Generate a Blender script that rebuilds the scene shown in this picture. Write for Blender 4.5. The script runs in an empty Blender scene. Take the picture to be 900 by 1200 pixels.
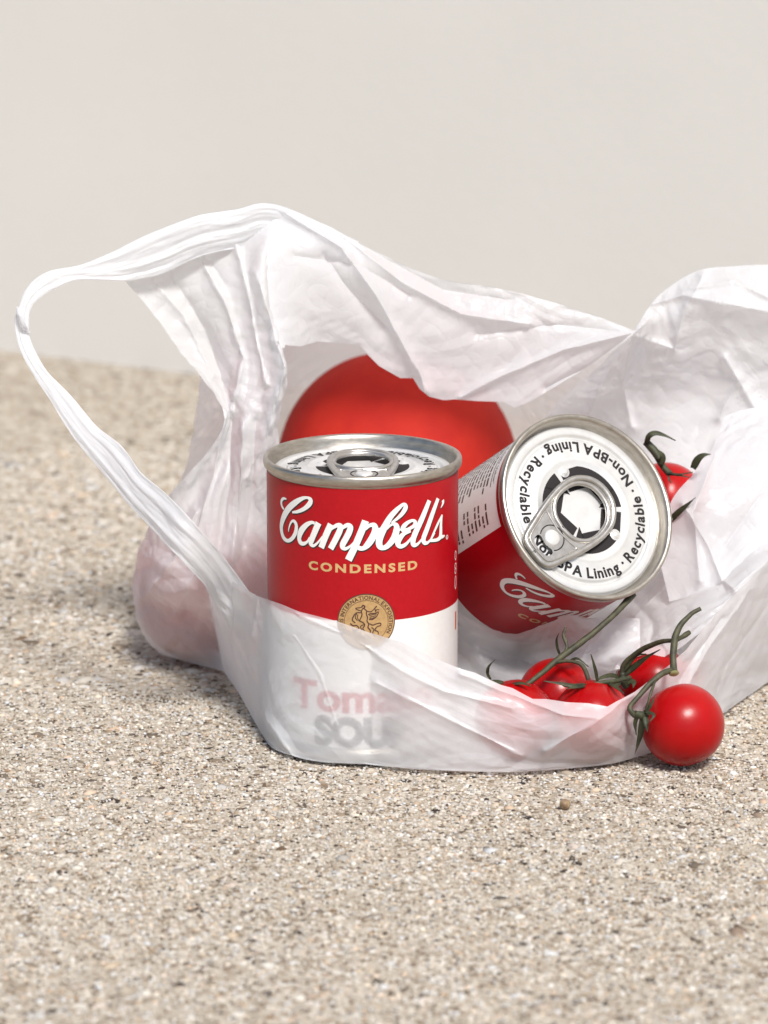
import bpy, bmesh, math, random
import numpy as np
from mathutils import Vector, Matrix, noise
random.seed(7); rng = np.random.default_rng(7)
R_ = math.radians
S = bpy.context.scene; COL = S.collection

# ------------------------------------------------------------------ camera, sky, sun, exposure
CAM_PITCH = R_(13.80); CAM_D = 1.29; CAM_H = .398; CAM_F = 4500.0
cam = bpy.data.objects.new('camera', bpy.data.cameras.new('camera')); COL.objects.link(cam)
cam.location = (0, -CAM_D, CAM_H); cam.rotation_euler = (math.pi/2 - CAM_PITCH, 0, 0)
cam.data.sensor_fit = 'VERTICAL'; cam.data.sensor_height = 36; cam.data.sensor_width = 27
cam.data.lens = 36*CAM_F/1200; cam.data.clip_start = .05; cam.data.clip_end = 400
cam.data.dof.use_dof = True; cam.data.dof.focus_distance = 1.315; cam.data.dof.aperture_fstop = 13.5
cam.data.dof.aperture_blades = 9
S.camera = cam

SUN_EL = R_(50); SUN_AZ = R_(18)          # sun behind the camera, a little to the right
w = bpy.data.worlds.new('World'); S.world = w; w.use_nodes = True
nt = w.node_tree; nt.nodes.clear()
sky = nt.nodes.new('ShaderNodeTexSky'); sky.sky_type = 'NISHITA'; sky.sun_disc = False
sky.sun_elevation = SUN_EL; sky.sun_rotation = math.pi - SUN_AZ
sky.air_density = 1.0; sky.dust_density = 2.0; sky.ozone_density = 1.0
bg = nt.nodes.new('ShaderNodeBackground'); bg.inputs['Strength'].default_value = .078
wo = nt.nodes.new('ShaderNodeOutputWorld')
nt.links.new(sky.outputs[0], bg.inputs[0]); nt.links.new(bg.outputs[0], wo.inputs[0])
sl = bpy.data.lights.new('sun', 'SUN'); sl.energy = 3.1; sl.angle = R_(13); sl.color = (1, .97, .93)
sun = bpy.data.objects.new('sun', sl); COL.objects.link(sun)
sd = Vector((math.sin(SUN_AZ)*math.cos(SUN_EL), -math.cos(SUN_AZ)*math.cos(SUN_EL), math.sin(SUN_EL)))
sun.rotation_euler = sd.to_track_quat('Z', 'Y').to_euler(); sun.location = sd*3
S.view_settings.view_transform = 'Standard'; S.view_settings.look = 'None'
S.view_settings.exposure = .54; S.view_settings.gamma = 1; S.view_settings.use_curve_mapping = False
S.render.engine = 'CYCLES'
S.cycles.use_denoising = True
S.cycles.max_bounces = 10; S.cycles.transparent_max_bounces = 24; S.cycles.transmission_bounces = 10
S.cycles.diffuse_bounces = 6; S.cycles.glossy_bounces = 4
S.cycles.caustics_reflective = False; S.cycles.caustics_refractive = True
S.cycles.sample_clamp_indirect = 6

# ------------------------------------------------------------------ survey: a sight line of the photograph, met at a distance
_C = np.array([0, -CAM_D, CAM_H]); _sp, _cp = math.sin(CAM_PITCH), math.cos(CAM_PITCH)
def sight(px, py):
    return np.array([(px-450)/CAM_F, _cp + (600-py)/CAM_F*_sp, (600-py)/CAM_F*_cp - _sp])
def P(px, py, y):
    d = sight(px, py); return _C + d*((y+CAM_D)/d[1])
def G(px, py, z=.0015):
    d = sight(px, py); return _C + d*((z-CAM_H)/d[2])

# ------------------------------------------------------------------ helpers
def link(o, parent=None):
    COL.objects.link(o)
    if parent: o.parent = parent
    return o
def mesh(name, v, f, mats=None, parent=None, smooth=True, mi=None):
    me = bpy.data.meshes.new(name)
    me.from_pydata([tuple(map(float, p)) for p in v], [], [tuple(int(i) for i in q) for q in f])
    for m in (mats if isinstance(mats, (list, tuple)) else [mats]):
        if m: me.materials.append(m)
    me.update()
    if smooth: me.polygons.foreach_set('use_smooth', [True]*len(me.polygons))
    if mi is not None: me.polygons.foreach_set('material_index', mi)
    return link(bpy.data.objects.new(name, me), parent)
def bmobj(name, bm, mat, parent=None, smooth=False):
    me = bpy.data.meshes.new(name); bm.to_mesh(me); bm.free()
    if mat: me.materials.append(mat)
    if smooth: me.polygons.foreach_set('use_smooth', [True]*len(me.polygons))
    return link(bpy.data.objects.new(name, me), parent)
def tag(o, label=None, cat=None, group=None, kind=None):
    if label: o['label'] = label
    if cat: o['category'] = cat
    if group: o['group'] = group
    if kind: o['kind'] = kind
    return o
def empty(name, loc=(0, 0, 0), label=None, cat=None, group=None):
    o = bpy.data.objects.new(name, None); o.empty_display_size = .01
    COL.objects.link(o); o.location = loc; return tag(o, label, cat, group)
def revolve(prof, n=128):
    v, f = [], []
    for r, z in prof:
        for k in range(n):
            a = 2*math.pi*k/n; v.append((r*math.cos(a), r*math.sin(a), z))
    for i in range(len(prof)-1):
        for k in range(n):
            k2 = (k+1) % n; f.append((i*n+k, i*n+k2, (i+1)*n+k2, (i+1)*n+k))
    return v, f
def catmull(pts, n):
    """n+1 samples through the points (rows of any dimension), ends included"""
    p = np.asarray(pts, float); m = len(p)
    e = np.concatenate([2*p[:1]-p[1:2], p, 2*p[-1:]-p[-2:-1]])
    t = np.linspace(0, m-1, n+1); i = np.minimum(t.astype(int), m-2); u = (t-i)
    u = u.reshape((-1,)+(1,)*(p.ndim-1))
    a, b, c, d = e[i], e[i+1], e[i+2], e[i+3]
    return .5*(2*b + (c-a)*u + (2*a-5*b+4*c-d)*u*u + (3*b-a-3*c+d)*u**3)
def tube(path, rad, n=8, cap=True):
    """skin of a round rod along a path; rad one number per point"""
    p = np.asarray(path, float); m = len(p); rad = np.broadcast_to(np.asarray(rad, float), (m,))
    t = np.gradient(p, axis=0); t /= np.linalg.norm(t, axis=1)[:, None] + 1e-12
    up = np.array([0, 0, 1.]) if abs(t[0][2]) < .9 else np.array([1., 0, 0])
    nrm = np.cross(t[0], up); nrm /= np.linalg.norm(nrm)
    v, f = [], []
    for i in range(m):
        nrm = nrm - t[i]*(nrm@t[i]); nrm /= np.linalg.norm(nrm) + 1e-12
        bi = np.cross(t[i], nrm)
        for k in range(n):
            a = 2*math.pi*k/n; v.append(p[i] + rad[i]*(math.cos(a)*nrm + math.sin(a)*bi))
    for i in range(m-1):
        for k in range(n):
            k2 = (k+1) % n; f.append((i*n+k, i*n+k2, (i+1)*n+k2, (i+1)*n+k))
    if cap:
        f.append(tuple(range(n-1, -1, -1))); f.append(tuple((m-1)*n+k for k in range(n)))
    return v, f
def join(*parts):
    v, f = [], []
    for a, b in parts:
        o = len(v); v += list(a); f += [tuple(i+o for i in q) for q in b]
    return v, f

# ------------------------------------------------------------------ materials
def mat(name, col, rough=.5, metal=0, spec=.5):
    m = bpy.data.materials.new(name); m.use_nodes = True
    b = m.node_tree.nodes['Principled BSDF']
    b.inputs['Base Color'].default_value = (*col, 1); b.inputs['Roughness'].default_value = rough
    b.inputs['Metallic'].default_value = metal; b.inputs['Specular IOR Level'].default_value = spec
    return m
def nd(m, t, **kw):
    n = m.node_tree.nodes.new(t)
    for k, v in kw.items():
        if k in n.inputs: n.inputs[k].default_value = v
        else: setattr(n, k, v)
    return n
def lk(m, a, b): m.node_tree.links.new(a, b)
def ramp(m, stops, interp='LINEAR'):
    r = nd(m, 'ShaderNodeValToRGB'); r.color_ramp.interpolation = interp
    e = r.color_ramp.elements
    while len(e) > 1: e.remove(e[-1])
    e[0].position, e[0].color = stops[0][0], (*stops[0][1], 1)
    for p, c in stops[1:]:
        x = e.new(p); x.color = (*c, 1)
    return r
def vary(m, scale, lo, hi, detail=4, coord='Object', stretch=None, rough=None, bump=0, bscale=None):
    """mottle a material's colour between two values, and give it relief and uneven gloss"""
    b = m.node_tree.nodes['Principled BSDF']
    tc = nd(m, 'ShaderNodeTexCoord'); src = tc.outputs[coord]
    if stretch:
        mp = nd(m, 'ShaderNodeMapping'); mp.inputs['Scale'].default_value = stretch; lk(m, src, mp.inputs[0]); src = mp.outputs[0]
    n = nd(m, 'ShaderNodeTexNoise', Scale=scale, Detail=detail, Roughness=.6); lk(m, src, n.inputs['Vector'])
    r = ramp(m, [(.3, lo), (.7, hi)]); lk(m, n.outputs['Fac'], r.inputs[0]); lk(m, r.outputs[0], b.inputs['Base Color'])
    if rough:
        rr = nd(m, 'ShaderNodeMapRange'); rr.inputs['To Min'].default_value, rr.inputs['To Max'].default_value = rough
        lk(m, n.outputs['Fac'], rr.inputs[0]); lk(m, rr.outputs[0], b.inputs['Roughness'])
    if bump:
        n2 = nd(m, 'ShaderNodeTexNoise', Scale=bscale or scale*6, Detail=3); lk(m, src, n2.inputs['Vector'])
        bp = nd(m, 'ShaderNodeBump', Strength=.5, Distance=bump); lk(m, n2.outputs['Fac'], bp.inputs['Height']); lk(m, bp.outputs[0], b.inputs['Normal'])
    return m

M = {}
M['label_red'] = vary(mat('label_red', (.37, .0022, .007), .42, spec=.3), 700, (.35, .002, .006), (.40, .0027, .009), rough=(.36, .46), bump=.00006, bscale=420)
M['label_white'] = vary(mat('label_white', (.72, .71, .685), .42), 500, (.70, .69, .665), (.74, .73, .71))
M['ink_black'] = mat('ink_black', (.018, .014, .013), .45)
M['ink_white'] = mat('ink_white', (.8, .79, .76), .42)
M['ink_gold'] = vary(mat('ink_gold', (.55, .36, .15), .42), 900, (.5, .32, .14), (.58, .38, .17))
M['ink_bronze'] = vary(mat('ink_bronze', (.42, .26, .11), .45), 700, (.36, .22, .09), (.48, .30, .13))
M['ink_brown'] = mat('ink_brown', (.075, .03, .02), .5)
M['ink_taupe'] = mat('ink_taupe', (.05, .042, .038), .5)
M['ink_stone'] = mat('ink_stone', (.42, .37, .32), .5)
M['ink_crimson'] = mat('ink_crimson', (.42, .012, .02), .5)
M['ink_orange'] = mat('ink_orange', (.6, .12, .02), .5)
M['lid_ink'] = mat('lid_ink', (.022, .019, .02), .7, spec=.2)
M['steel'] = vary(mat('steel', (.5, .46, .41), .36, 1), 260, (.40, .365, .315), (.56, .52, .46), stretch=(1, 1, 5), rough=(.28, .46), bump=.00004, bscale=2500)
M['tin'] = vary(mat('tin', (.72, .715, .70), .38, .35), 180, (.60, .595, .585), (.68, .675, .66), rough=(.28, .4))
M['tab'] = vary(mat('tab', (.52, .50, .47), .36, .9), 400, (.45, .43, .40), (.56, .54, .51), rough=(.26, .4))

def tomato_mat(name, lo, hi, rough, coat=.2):
    m = vary(mat(name, hi, rough), 60, lo, hi, detail=3, rough=(rough-.05, rough+.08), bump=.00006, bscale=900)
    b = m.node_tree.nodes['Principled BSDF']
    b.inputs['Specular IOR Level'].default_value = .22
    b.inputs['Subsurface Weight'].default_value = .12; b.inputs['Subsurface Radius'].default_value = (1, .12, .06)
    b.inputs['Subsurface Scale'].default_value = .003; b.inputs['Coat Weight'].default_value = coat; b.inputs['Coat Roughness'].default_value = .22
    return m
M['tomato'] = tomato_mat('tomato', (.37, .012, .008), (.46, .022, .011), .75, .0)
M['cherry'] = tomato_mat('cherry', (.29, .0018, .003), (.38, .0032, .0038), .27, .04)
M['stem'] = vary(mat('stem', (.04, .042, .02), .6), 300, (.022, .022, .010), (.075, .072, .034), bump=.0002, bscale=1800)
M['calyx'] = vary(mat('calyx', (.03, .035, .015), .6), 300, (.015, .018, .008), (.06, .065, .028), bump=.0002, bscale=1500)
M['cut'] = mat('cut', (.32, .34, .16), .6)

# ------------------------------------------------------------------ ground and wall
def aggregate_colours(m, fac):
    return ramp(m, AGG, 'CONSTANT')
AGG = [(0, (.04, .031, .027)), (.03, (.115, .092, .072)), (.07, (.22, .172, .125)), (.13, (.31, .26, .20)), (.22, (.38, .33, .267)),
       (.40, (.435, .387, .32)), (.62, (.49, .443, .378)), (.82, (.56, .523, .46)), (.95, (.66, .635, .585))]
gm = mat('washed_concrete', (.35, .3, .24), .85, spec=.25)
b = gm.node_tree.nodes['Principled BSDF']; tc = nd(gm, 'ShaderNodeTexCoord')
def vor(m, sc, feature='F1'):
    v = nd(m, 'ShaderNodeTexVoronoi', Scale=sc); v.feature = feature; lk(m, tc.outputs['Object'], v.inputs['Vector']); return v
v1 = vor(gm, 640); v2 = vor(gm, 300)
sep1 = nd(gm, 'ShaderNodeSeparateColor'); lk(gm, v1.outputs['Color'], sep1.inputs[0])
sep2 = nd(gm, 'ShaderNodeSeparateColor'); lk(gm, v2.outputs['Color'], sep2.inputs[0])
r1 = ramp(gm, AGG, 'CONSTANT'); lk(gm, sep1.outputs[0], r1.inputs[0])
r2 = ramp(gm, AGG, 'CONSTANT'); lk(gm, sep2.outputs[0], r2.inputs[0])
mx = nd(gm, 'ShaderNodeMix', data_type='RGBA'); pick = ramp(gm, [(.0, (0, 0, 0)), (.72, (1, 1, 1))], 'CONSTANT')
lk(gm, sep2.outputs[1], pick.inputs[0]); lk(gm, pick.outputs[0], mx.inputs[0]); lk(gm, r1.outputs[0], mx.inputs[6]); lk(gm, r2.outputs[0], mx.inputs[7])
big = nd(gm, 'ShaderNodeTexNoise', Scale=7, Detail=5); lk(gm, tc.outputs['Object'], big.inputs['Vector'])
br = ramp(gm, [(.3, (.88, .855, .825)), (.7, (.985, .962, .933))]); lk(gm, big.outputs['Fac'], br.inputs[0])
mul = nd(gm, 'ShaderNodeMix', data_type='RGBA', blend_type='MULTIPLY'); mul.inputs[0].default_value = 1
lk(gm, mx.outputs[2], mul.inputs[6]); lk(gm, br.outputs[0], mul.inputs[7]); lk(gm, mul.outputs[2], b.inputs['Base Color'])
bp = nd(gm, 'ShaderNodeBump', Strength=.8, Distance=.0007); bp.invert = True
lk(gm, v1.outputs['Distance'], bp.inputs['Height']); lk(gm, bp.outputs[0], b.inputs['Normal'])
gv = [(-60, -60, -.0009), (60, -60, -.0009), (60, 60, -.0009), (-60, 60, -.0009)]
tag(mesh('ground', gv, [(0, 1, 2, 3)], gm, smooth=False), 'sandy washed concrete ground of fine tan and grey grains', kind='structure')

# single grains standing proud of the matrix where the camera is near enough to see them
gr = mat('grains', (.4, .35, .28), .85, spec=.12)
b = gr.node_tree.nodes['Principled BSDF']
at = nd(gr, 'ShaderNodeAttribute', attribute_name='grain'); rr = ramp(gr, AGG, 'LINEAR'); lk(gr, at.outputs['Fac'], rr.inputs[0]); tn = nd(gr, 'ShaderNodeAttribute', attribute_name='tint'); tr_ = ramp(gr, [(0, (.99, .99, .99)), (.5, (1, .99, .98)), (.56, (.90, .96, 1.07)), (.72, (.97, .985, 1.05)), (.79, (1.07, .98, .88)), (.88, (1.03, .97, .98)), (.96, (1.10, .91, .78))], 'CONSTANT'); lk(gr, tn.outputs['Fac'], tr_.inputs[0])
tm = nd(gr, 'ShaderNodeMix', data_type='RGBA', blend_type='MULTIPLY'); tm.inputs[0].default_value = 1; lk(gr, rr.outputs[0], tm.inputs[6]); lk(gr, tr_.outputs[0], tm.inputs[7]); lk(gr, tm.outputs[2], b.inputs['Base Color'])
ico = bmesh.new(); bmesh.ops.create_icosphere(ico, subdivisions=1, radius=1)
iv = np.array([v.co[:] for v in ico.verts]); itri = np.array([[v.index for v in f.verts] for f in ico.faces]); ico.free()
def scatter():
    pts = []
    y = -.34
    while y < .46:
        d = y + CAM_D; half = d*.104 + .02
        s = .00122 if y < .06 else .0022
        xs = np.arange(-half, half, s)
        pts.append(np.stack([xs + rng.uniform(-.6, .6, len(xs))*s, y + rng.uniform(-.6, .6, len(xs))*s, np.full(len(xs), s)], 1))
        y += s
    return np.concatenate(pts)
gp = scatter(); n = len(gp)
rad = gp[:, 2]*.5*np.exp(rng.normal(0, .34, n)); big_ones = rng.random(n) < .022; rad[big_ones] *= rng.uniform(1.8, 3.2, big_ones.sum())
a = rng.uniform(0, 2*np.pi, n); ca, sa = np.cos(a), np.sin(a)
sx = rad*rng.uniform(.9, 1.5, n); sy = rad*rng.uniform(.65, 1.0, n); sz = np.minimum(rad*rng.uniform(.55, .95, n), .0011)
V = iv[None]*(1 + rng.uniform(-.22, .22, (n, len(iv), 1)))
X = V[..., 0]*sx[:, None]; Y = V[..., 1]*sy[:, None]; Z = V[..., 2]*sz[:, None]
top = np.minimum(rng.uniform(-.0012, -.0001, n) + big_ones*.0004, 0)                            # crown of each grain below the walking plane
pos = np.stack([X*ca[:, None]-Y*sa[:, None] + gp[:, 0:1], X*sa[:, None]+Y*ca[:, None] + gp[:, 1:2], Z + (top-sz)[:, None]], -1).reshape(-1, 3)
tri = (itri[None] + (np.arange(n)*len(iv))[:, None, None]).reshape(-1, 3)
me = bpy.data.meshes.new('concrete_grains'); me.vertices.add(len(pos)); me.vertices.foreach_set('co', pos.astype(np.float32).ravel())
me.loops.add(len(tri)*3); me.loops.foreach_set('vertex_index', tri.astype(np.int32).ravel())
me.polygons.add(len(tri)); me.polygons.foreach_set('loop_start', np.arange(0, len(tri)*3, 3, dtype=np.int32)); me.polygons.foreach_set('loop_total', np.full(len(tri), 3, np.int32))
me.update(calc_edges=True)
at_ = me.attributes.new('grain', 'FLOAT', 'POINT'); gval = rng.random(n); gval[big_ones] = rng.uniform(.02, .9, big_ones.sum()); at_.data.foreach_set('value', np.repeat(gval, len(iv)).astype(np.float32))
a2_ = me.attributes.new('tint', 'FLOAT', 'POINT'); a2_.data.foreach_set('value', np.repeat(rng.random(n), len(iv)).astype(np.float32))
me.materials.append(gr)
tag(link(bpy.data.objects.new('concrete_grains', me)), 'small tan, grey and dark grains bedded in the concrete ground', kind='stuff')

# pale plaster wall running off obliquely behind
wm = vary(mat('plaster', (.75, .73, .69), .9, spec=.2), 5, (.617, .600, .568), (.647, .629, .596), detail=8, bump=.0003, bscale=220)
A = G(0, 409, 0); Bp = G(230, 437, 0); dr = (Bp-A)/np.linalg.norm(Bp-A); nrm = np.array([dr[1], -dr[0], 0])   # towards the camera
def slab(p, q, t, z0, z1):
    p, q = np.array(p), np.array(q); k = -nrm*t
    c = [p, q, q+k, p+k]; return [(*x[:2], z0) for x in c] + [(*x[:2], z1) for x in c], [(0, 1, 5, 4), (1, 2, 6, 5), (2, 3, 7, 6), (3, 0, 4, 7), (4, 5, 6, 7), (3, 2, 1, 0)]
v, f = slab(A - dr*6, A + dr*6, .25, -.0085, 2.6)
tag(mesh('wall', v, f, wm, smooth=False), 'smooth cream plastered wall standing behind the bag', 'wall')

# ------------------------------------------------------------------ soup cans
LR = .0331; CAN_H = .1003; Z_SPLIT = .0498
def around(x, z, r): t = x/LR; return (r*math.sin(t), -r*math.cos(t), z)
def wrap(bm, lift, step=.0011):
    """lay a flat shape (x along the label, y up it) round the can"""
    xs = [v.co.x for v in bm.verts]
    x = min(xs) + step
    while x < max(xs):
        g = bm.verts[:] + bm.edges[:] + bm.faces[:]
        bmesh.ops.bisect_plane(bm, geom=g, plane_co=(x, 0, 0), plane_no=(1, 0, 0), dist=1e-7); x += step
    for v in bm.verts: v.co = around(v.co.x, v.co.y, LR + lift)
    bmesh.ops.recalc_face_normals(bm, faces=bm.faces[:])
    return bm
def text_bm(s, size, bold=0, sx=1, align='CENTER', spacing=1):
    cu = bpy.data.curves.new('t', 'FONT'); cu.body = s; cu.size = size; cu.offset = bold; cu.align_x = align; cu.space_character = spacing
    cu.resolution_u = 4
    o = bpy.data.objects.new('t', cu); COL.objects.link(o)
    dg = bpy.context.evaluated_depsgraph_get(); dg.update()
    me = bpy.data.meshes.new_from_object(o.evaluated_get(dg)); bpy.data.objects.remove(o); bpy.data.curves.remove(cu)
    bm = bmesh.new(); bm.from_mesh(me); bpy.data.meshes.remove(me)
    bmesh.ops.remove_doubles(bm, verts=bm.verts[:], dist=1e-7)
    for v in bm.verts: v.co.x *= sx
    return bm
def fit(bm, x0, x1, y0, y1):
    """scale a flat shape into a box; None keeps that edge free"""
    xs = [v.co.x for v in bm.verts]; ys = [v.co.y for v in bm.verts]
    kx = (x1-x0)/(max(xs)-min(xs)); ky = (y1-y0)/(max(ys)-min(ys))
    for v in bm.verts: v.co.x = x0 + (v.co.x-min(xs))*kx; v.co.y = y0 + (v.co.y-min(ys))*ky
    return bm
def brush(strokes, grow=0, dx=0, dy=0, steps=7, unit=.001, stack=0):
    """pen strokes (x, y, width) as flat ribbons with round ends, in one shape"""
    bm = bmesh.new()
    for q, s in enumerate(strokes):
        s = np.array(s, float); c = catmull(s, steps*(len(s)-1)); xy = c[:, :2]; wd = np.maximum(c[:, 2], .12) + grow
        t = np.gradient(xy, axis=0); t /= np.linalg.norm(t, axis=1)[:, None]+1e-9; nn = np.stack([-t[:, 1], t[:, 0]], 1)
        L = xy + nn*wd[:, None]/2; Rr = xy - nn*wd[:, None]/2
        zz = q*stack
        a = [bm.verts.new(((p[0]+dx)*unit, (p[1]+dy)*unit, zz)) for p in L]; b = [bm.verts.new(((p[0]+dx)*unit, (p[1]+dy)*unit, zz)) for p in Rr]
        for i in range(len(a)-1): bm.faces.new((a[i], a[i+1], b[i+1], b[i]))
    return bm
def wrap_z(bm, lift, step=.0011):
    """like wrap, but keeps each stroke's tiny own height so strokes that cross do not share a plane"""
    xs = [v.co.x for v in bm.verts]; x = min(xs)+step
    while x < max(xs):
        bmesh.ops.bisect_plane(bm, geom=bm.verts[:]+bm.edges[:]+bm.faces[:], plane_co=(x, 0, 0), plane_no=(1, 0, 0), dist=1e-7); x += step
    for v in bm.verts: v.co = around(v.co.x, v.co.y, LR + lift + v.co.z)
    for f in bm.faces:
        f.normal_update(); c = f.calc_center_median()
        if f.normal.dot(Vector((c.x, c.y, 0))) < 0: f.normal_flip()
    return bm
def disc_bm(cx, cy, r, n=72, r0=0):
    bm = bmesh.new(); o = [bm.verts.new((cx+r*math.cos(2*math.pi*k/n), cy+r*math.sin(2*math.pi*k/n), 0)) for k in range(n)]
    if r0:
        i = [bm.verts.new((cx+r0*math.cos(2*math.pi*k/n), cy+r0*math.sin(2*math.pi*k/n), 0)) for k in range(n)]
        for k in range(n): bm.faces.new((o[k], o[(k+1) % n], i[(k+1) % n], i[k]))
    else: bm.faces.new(o)
    return bm
def merge(*bms):
    out = bmesh.new()
    for b in bms:
        me = bpy.data.meshes.new('t'); b.to_mesh(me); b.free(); out.from_mesh(me); bpy.data.meshes.remove(me)
    return out
def rects_bm(rs):
    bm = bmesh.new()
    for x0, y0, x1, y1 in rs: bm.faces.new([bm.verts.new(p) for p in ((x0, y0, 0), (x1, y0, 0), (x1, y1, 0), (x0, y1, 0))])
    return bm
def arc_text(s, r, size, start, sweep, bold=0, inward=False, sx=1, gap=.12):
    """letters set round a circle; inward: their tops point to the middle, read anticlockwise"""
    widths, glyphs = [], []
    for ch in s:
        if ch == ' ': widths.append(size*.28*sx); glyphs.append(None); continue
        g = text_bm(ch, size, bold, sx, 'LEFT'); xs = [v.co.x for v in g.verts]
        wd = max(xs)-min(xs)
        for v in g.verts: v.co.x -= min(xs)+wd/2
        widths.append(wd + size*gap); glyphs.append(g)
    tot = sum(widths); a = 0; out = []
    for wd, g in zip(widths, glyphs):
        mid = (a + wd/2)/tot*sweep; a += wd
        if g is None: continue
        th = start + mid
        c, s_ = math.cos(th), math.sin(th)
        for v in g.verts:
            x, y = v.co.x, v.co.y
            rr = r - y if inward else r + y
            tx = x if inward else -x
            # tangent (anticlockwise) = (-s, c)
            v.co = (rr*c - s_*tx, rr*s_ + c*tx, 0)
        out.append(g)
    return merge(*out)

SCRIPT = [[(-29.46, 89.64, 0.43), (-31.27, 89.44, 0.93), (-32.45, 88.22, 1.08), (-32.26, 86.79, 1.01), (-31.0, 85.69, 0.72)], [(-26.47, 85.52, 0.65), (-23.73, 86.27, 1.08), (-20.95, 87.68, 1.37), (-18.77, 89.62, 1.73), (-18.34, 91.13, 1.51), (-19.7, 91.68, 0.86), (-21.83, 91.08, 1.29), (-25.17, 89.02, 2.01), (-28.35, 86.46, 2.3), (-31.03, 83.2, 2.37), (-32.54, 79.95, 2.01), (-32.37, 77.42, 1.8), (-31.11, 75.66, 1.65), (-29.02, 75.09, 1.22), (-26.82, 76.13, 1.37), (-25.0, 78.47, 1.51), (-24.49, 81.11, 1.37), (-25.32, 82.43, 1.22), (-26.5, 82.41, 0.79), (-27.57, 81.12, 0.65), (-28.3, 79.33, 0.43), (-28.31, 78.41, 0.22)], [(-16.73, 83.15, 0.93), (-17.97, 83.29, 1.08), (-20.11, 82.09, 1.65), (-22.36, 79.63, 2.16), (-23.22, 77.12, 1.73), (-22.62, 75.57, 1.58), (-21.25, 75.42, 1.22), (-19.7, 76.38, 0.79), (-18.75, 77.98, 0.5)], [(-15.24, 83.44, 2.23), (-16.75, 80.06, 2.08), (-17.91, 77.36, 2.01), (-18.26, 75.85, 1.65), (-17.26, 75.25, 1.01), (-15.55, 76.55, 0.65), (-13.77, 78.93, 0.43)], [(-10.67, 83.4, 2.23), (-12.42, 79.61, 2.16), (-14.29, 74.87, 2.08)], [(-12.04, 80.19, 0.72), (-10.15, 82.17, 1.01), (-8.31, 83.24, 1.44), (-7.3, 82.86, 1.8), (-7.74, 81.06, 2.01), (-9.06, 78.25, 2.01), (-10.85, 74.83, 2.01)], [(-8.69, 80.09, 0.72), (-6.86, 82.19, 1.01), (-5.07, 83.4, 1.44), (-4.0, 82.86, 1.87), (-4.29, 81.21, 2.01), (-5.44, 78.81, 2.01), (-6.52, 76.76, 1.94), (-6.52, 75.56, 1.58), (-5.44, 75.25, 1.08), (-3.84, 76.32, 0.65), (-2.42, 77.99, 0.43)], [(1.22, 85.02, 2.37), (-0.47, 80.74, 2.3), (-2.6, 75.62, 2.3), (-4.67, 71.27, 2.37)], [(1.06, 82.06, 0.78), (2.6, 83.42, 1.18), (4.07, 83.38, 1.73), (4.46, 81.59, 2.2), (3.56, 79.24, 2.35), (2.02, 76.89, 2.2), (0.48, 75.52, 1.49), (-0.87, 75.52, 1.49), (-1.63, 76.3, 1.18), (-1.79, 77.29, 0.63)], [(4.53, 81.9, 0.63), (6.68, 82.21, 0.63)], [(10.05, 83.98, 0.55), (12.09, 85.28, 1.02), (13.96, 86.88, 1.41), (15.15, 88.66, 1.65), (14.94, 89.75, 1.25), (13.96, 89.85, 1.1), (11.67, 88.08, 1.73), (9.65, 85.99, 1.96), (8.06, 83.4, 2.27), (6.48, 80.32, 2.43), (5.78, 77.97, 2.27), (5.97, 76.17, 2.04), (6.95, 75.41, 1.57), (8.65, 76.02, 1.8), (10.86, 78.44, 2.27), (11.8, 80.94, 2.27), (11.8, 82.73, 1.8), (10.78, 83.52, 1.1), (9.65, 83.02, 0.63), (8.06, 81.42, 0.31)], [(12.09, 80.92, 0.55), (14.18, 81.63, 0.55)], [(14.39, 81.05, 0.86), (16.34, 81.27, 0.94), (18.35, 82.01, 1.33), (18.94, 83.2, 1.33), (17.84, 83.98, 0.94), (15.9, 83.42, 1.33), (14.48, 82.27, 1.65), (14.1, 81.2, 1.41), (15.38, 80.58, 1.02), (17.13, 80.49, 0.86)], [(17.13, 80.37, 0.78), (14.61, 79.75, 1.41), (12.84, 78.07, 2.04), (12.38, 76.4, 1.8), (13.43, 75.43, 1.41), (15.13, 75.92, 1.18), (16.87, 77.42, 0.78), (18.35, 79.02, 0.55)], [(25.05, 89.9, 1.8), (21.89, 84.28, 2.12), (19.04, 79.53, 2.2), (18.13, 77.06, 2.04), (18.31, 75.53, 1.65), (19.51, 75.28, 1.1), (21.18, 76.43, 0.71), (22.9, 78.55, 0.47)], [(29.43, 89.83, 1.65), (26.61, 85.09, 1.96), (23.92, 79.98, 2.04), (22.5, 77.22, 1.96), (22.76, 75.66, 1.57), (24.2, 75.23, 1.02), (26.09, 76.41, 0.71), (27.79, 78.1, 0.55)], [(31.83, 83.66, 0.63), (29.6, 81.27, 1.02), (27.5, 78.55, 0.94), (25.98, 76.35, 0.78)], [(31.76, 83.67, 0.71), (31.17, 80.64, 1.33), (31.05, 77.46, 1.65), (30.66, 76.02, 1.73), (29.01, 75.46, 1.18), (26.94, 75.58, 1.02), (25.1, 75.79, 0.78)], [(30.6, 76.03, 1.57), (32.66, 75.88, 0.94), (33.54, 76.06, 0.31)], [(32.22, 88.73, 1.33), (32.37, 87.79, 1.18), (31.54, 86.71, 0.55), (31.0, 86.18, 0.16)]]

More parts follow.
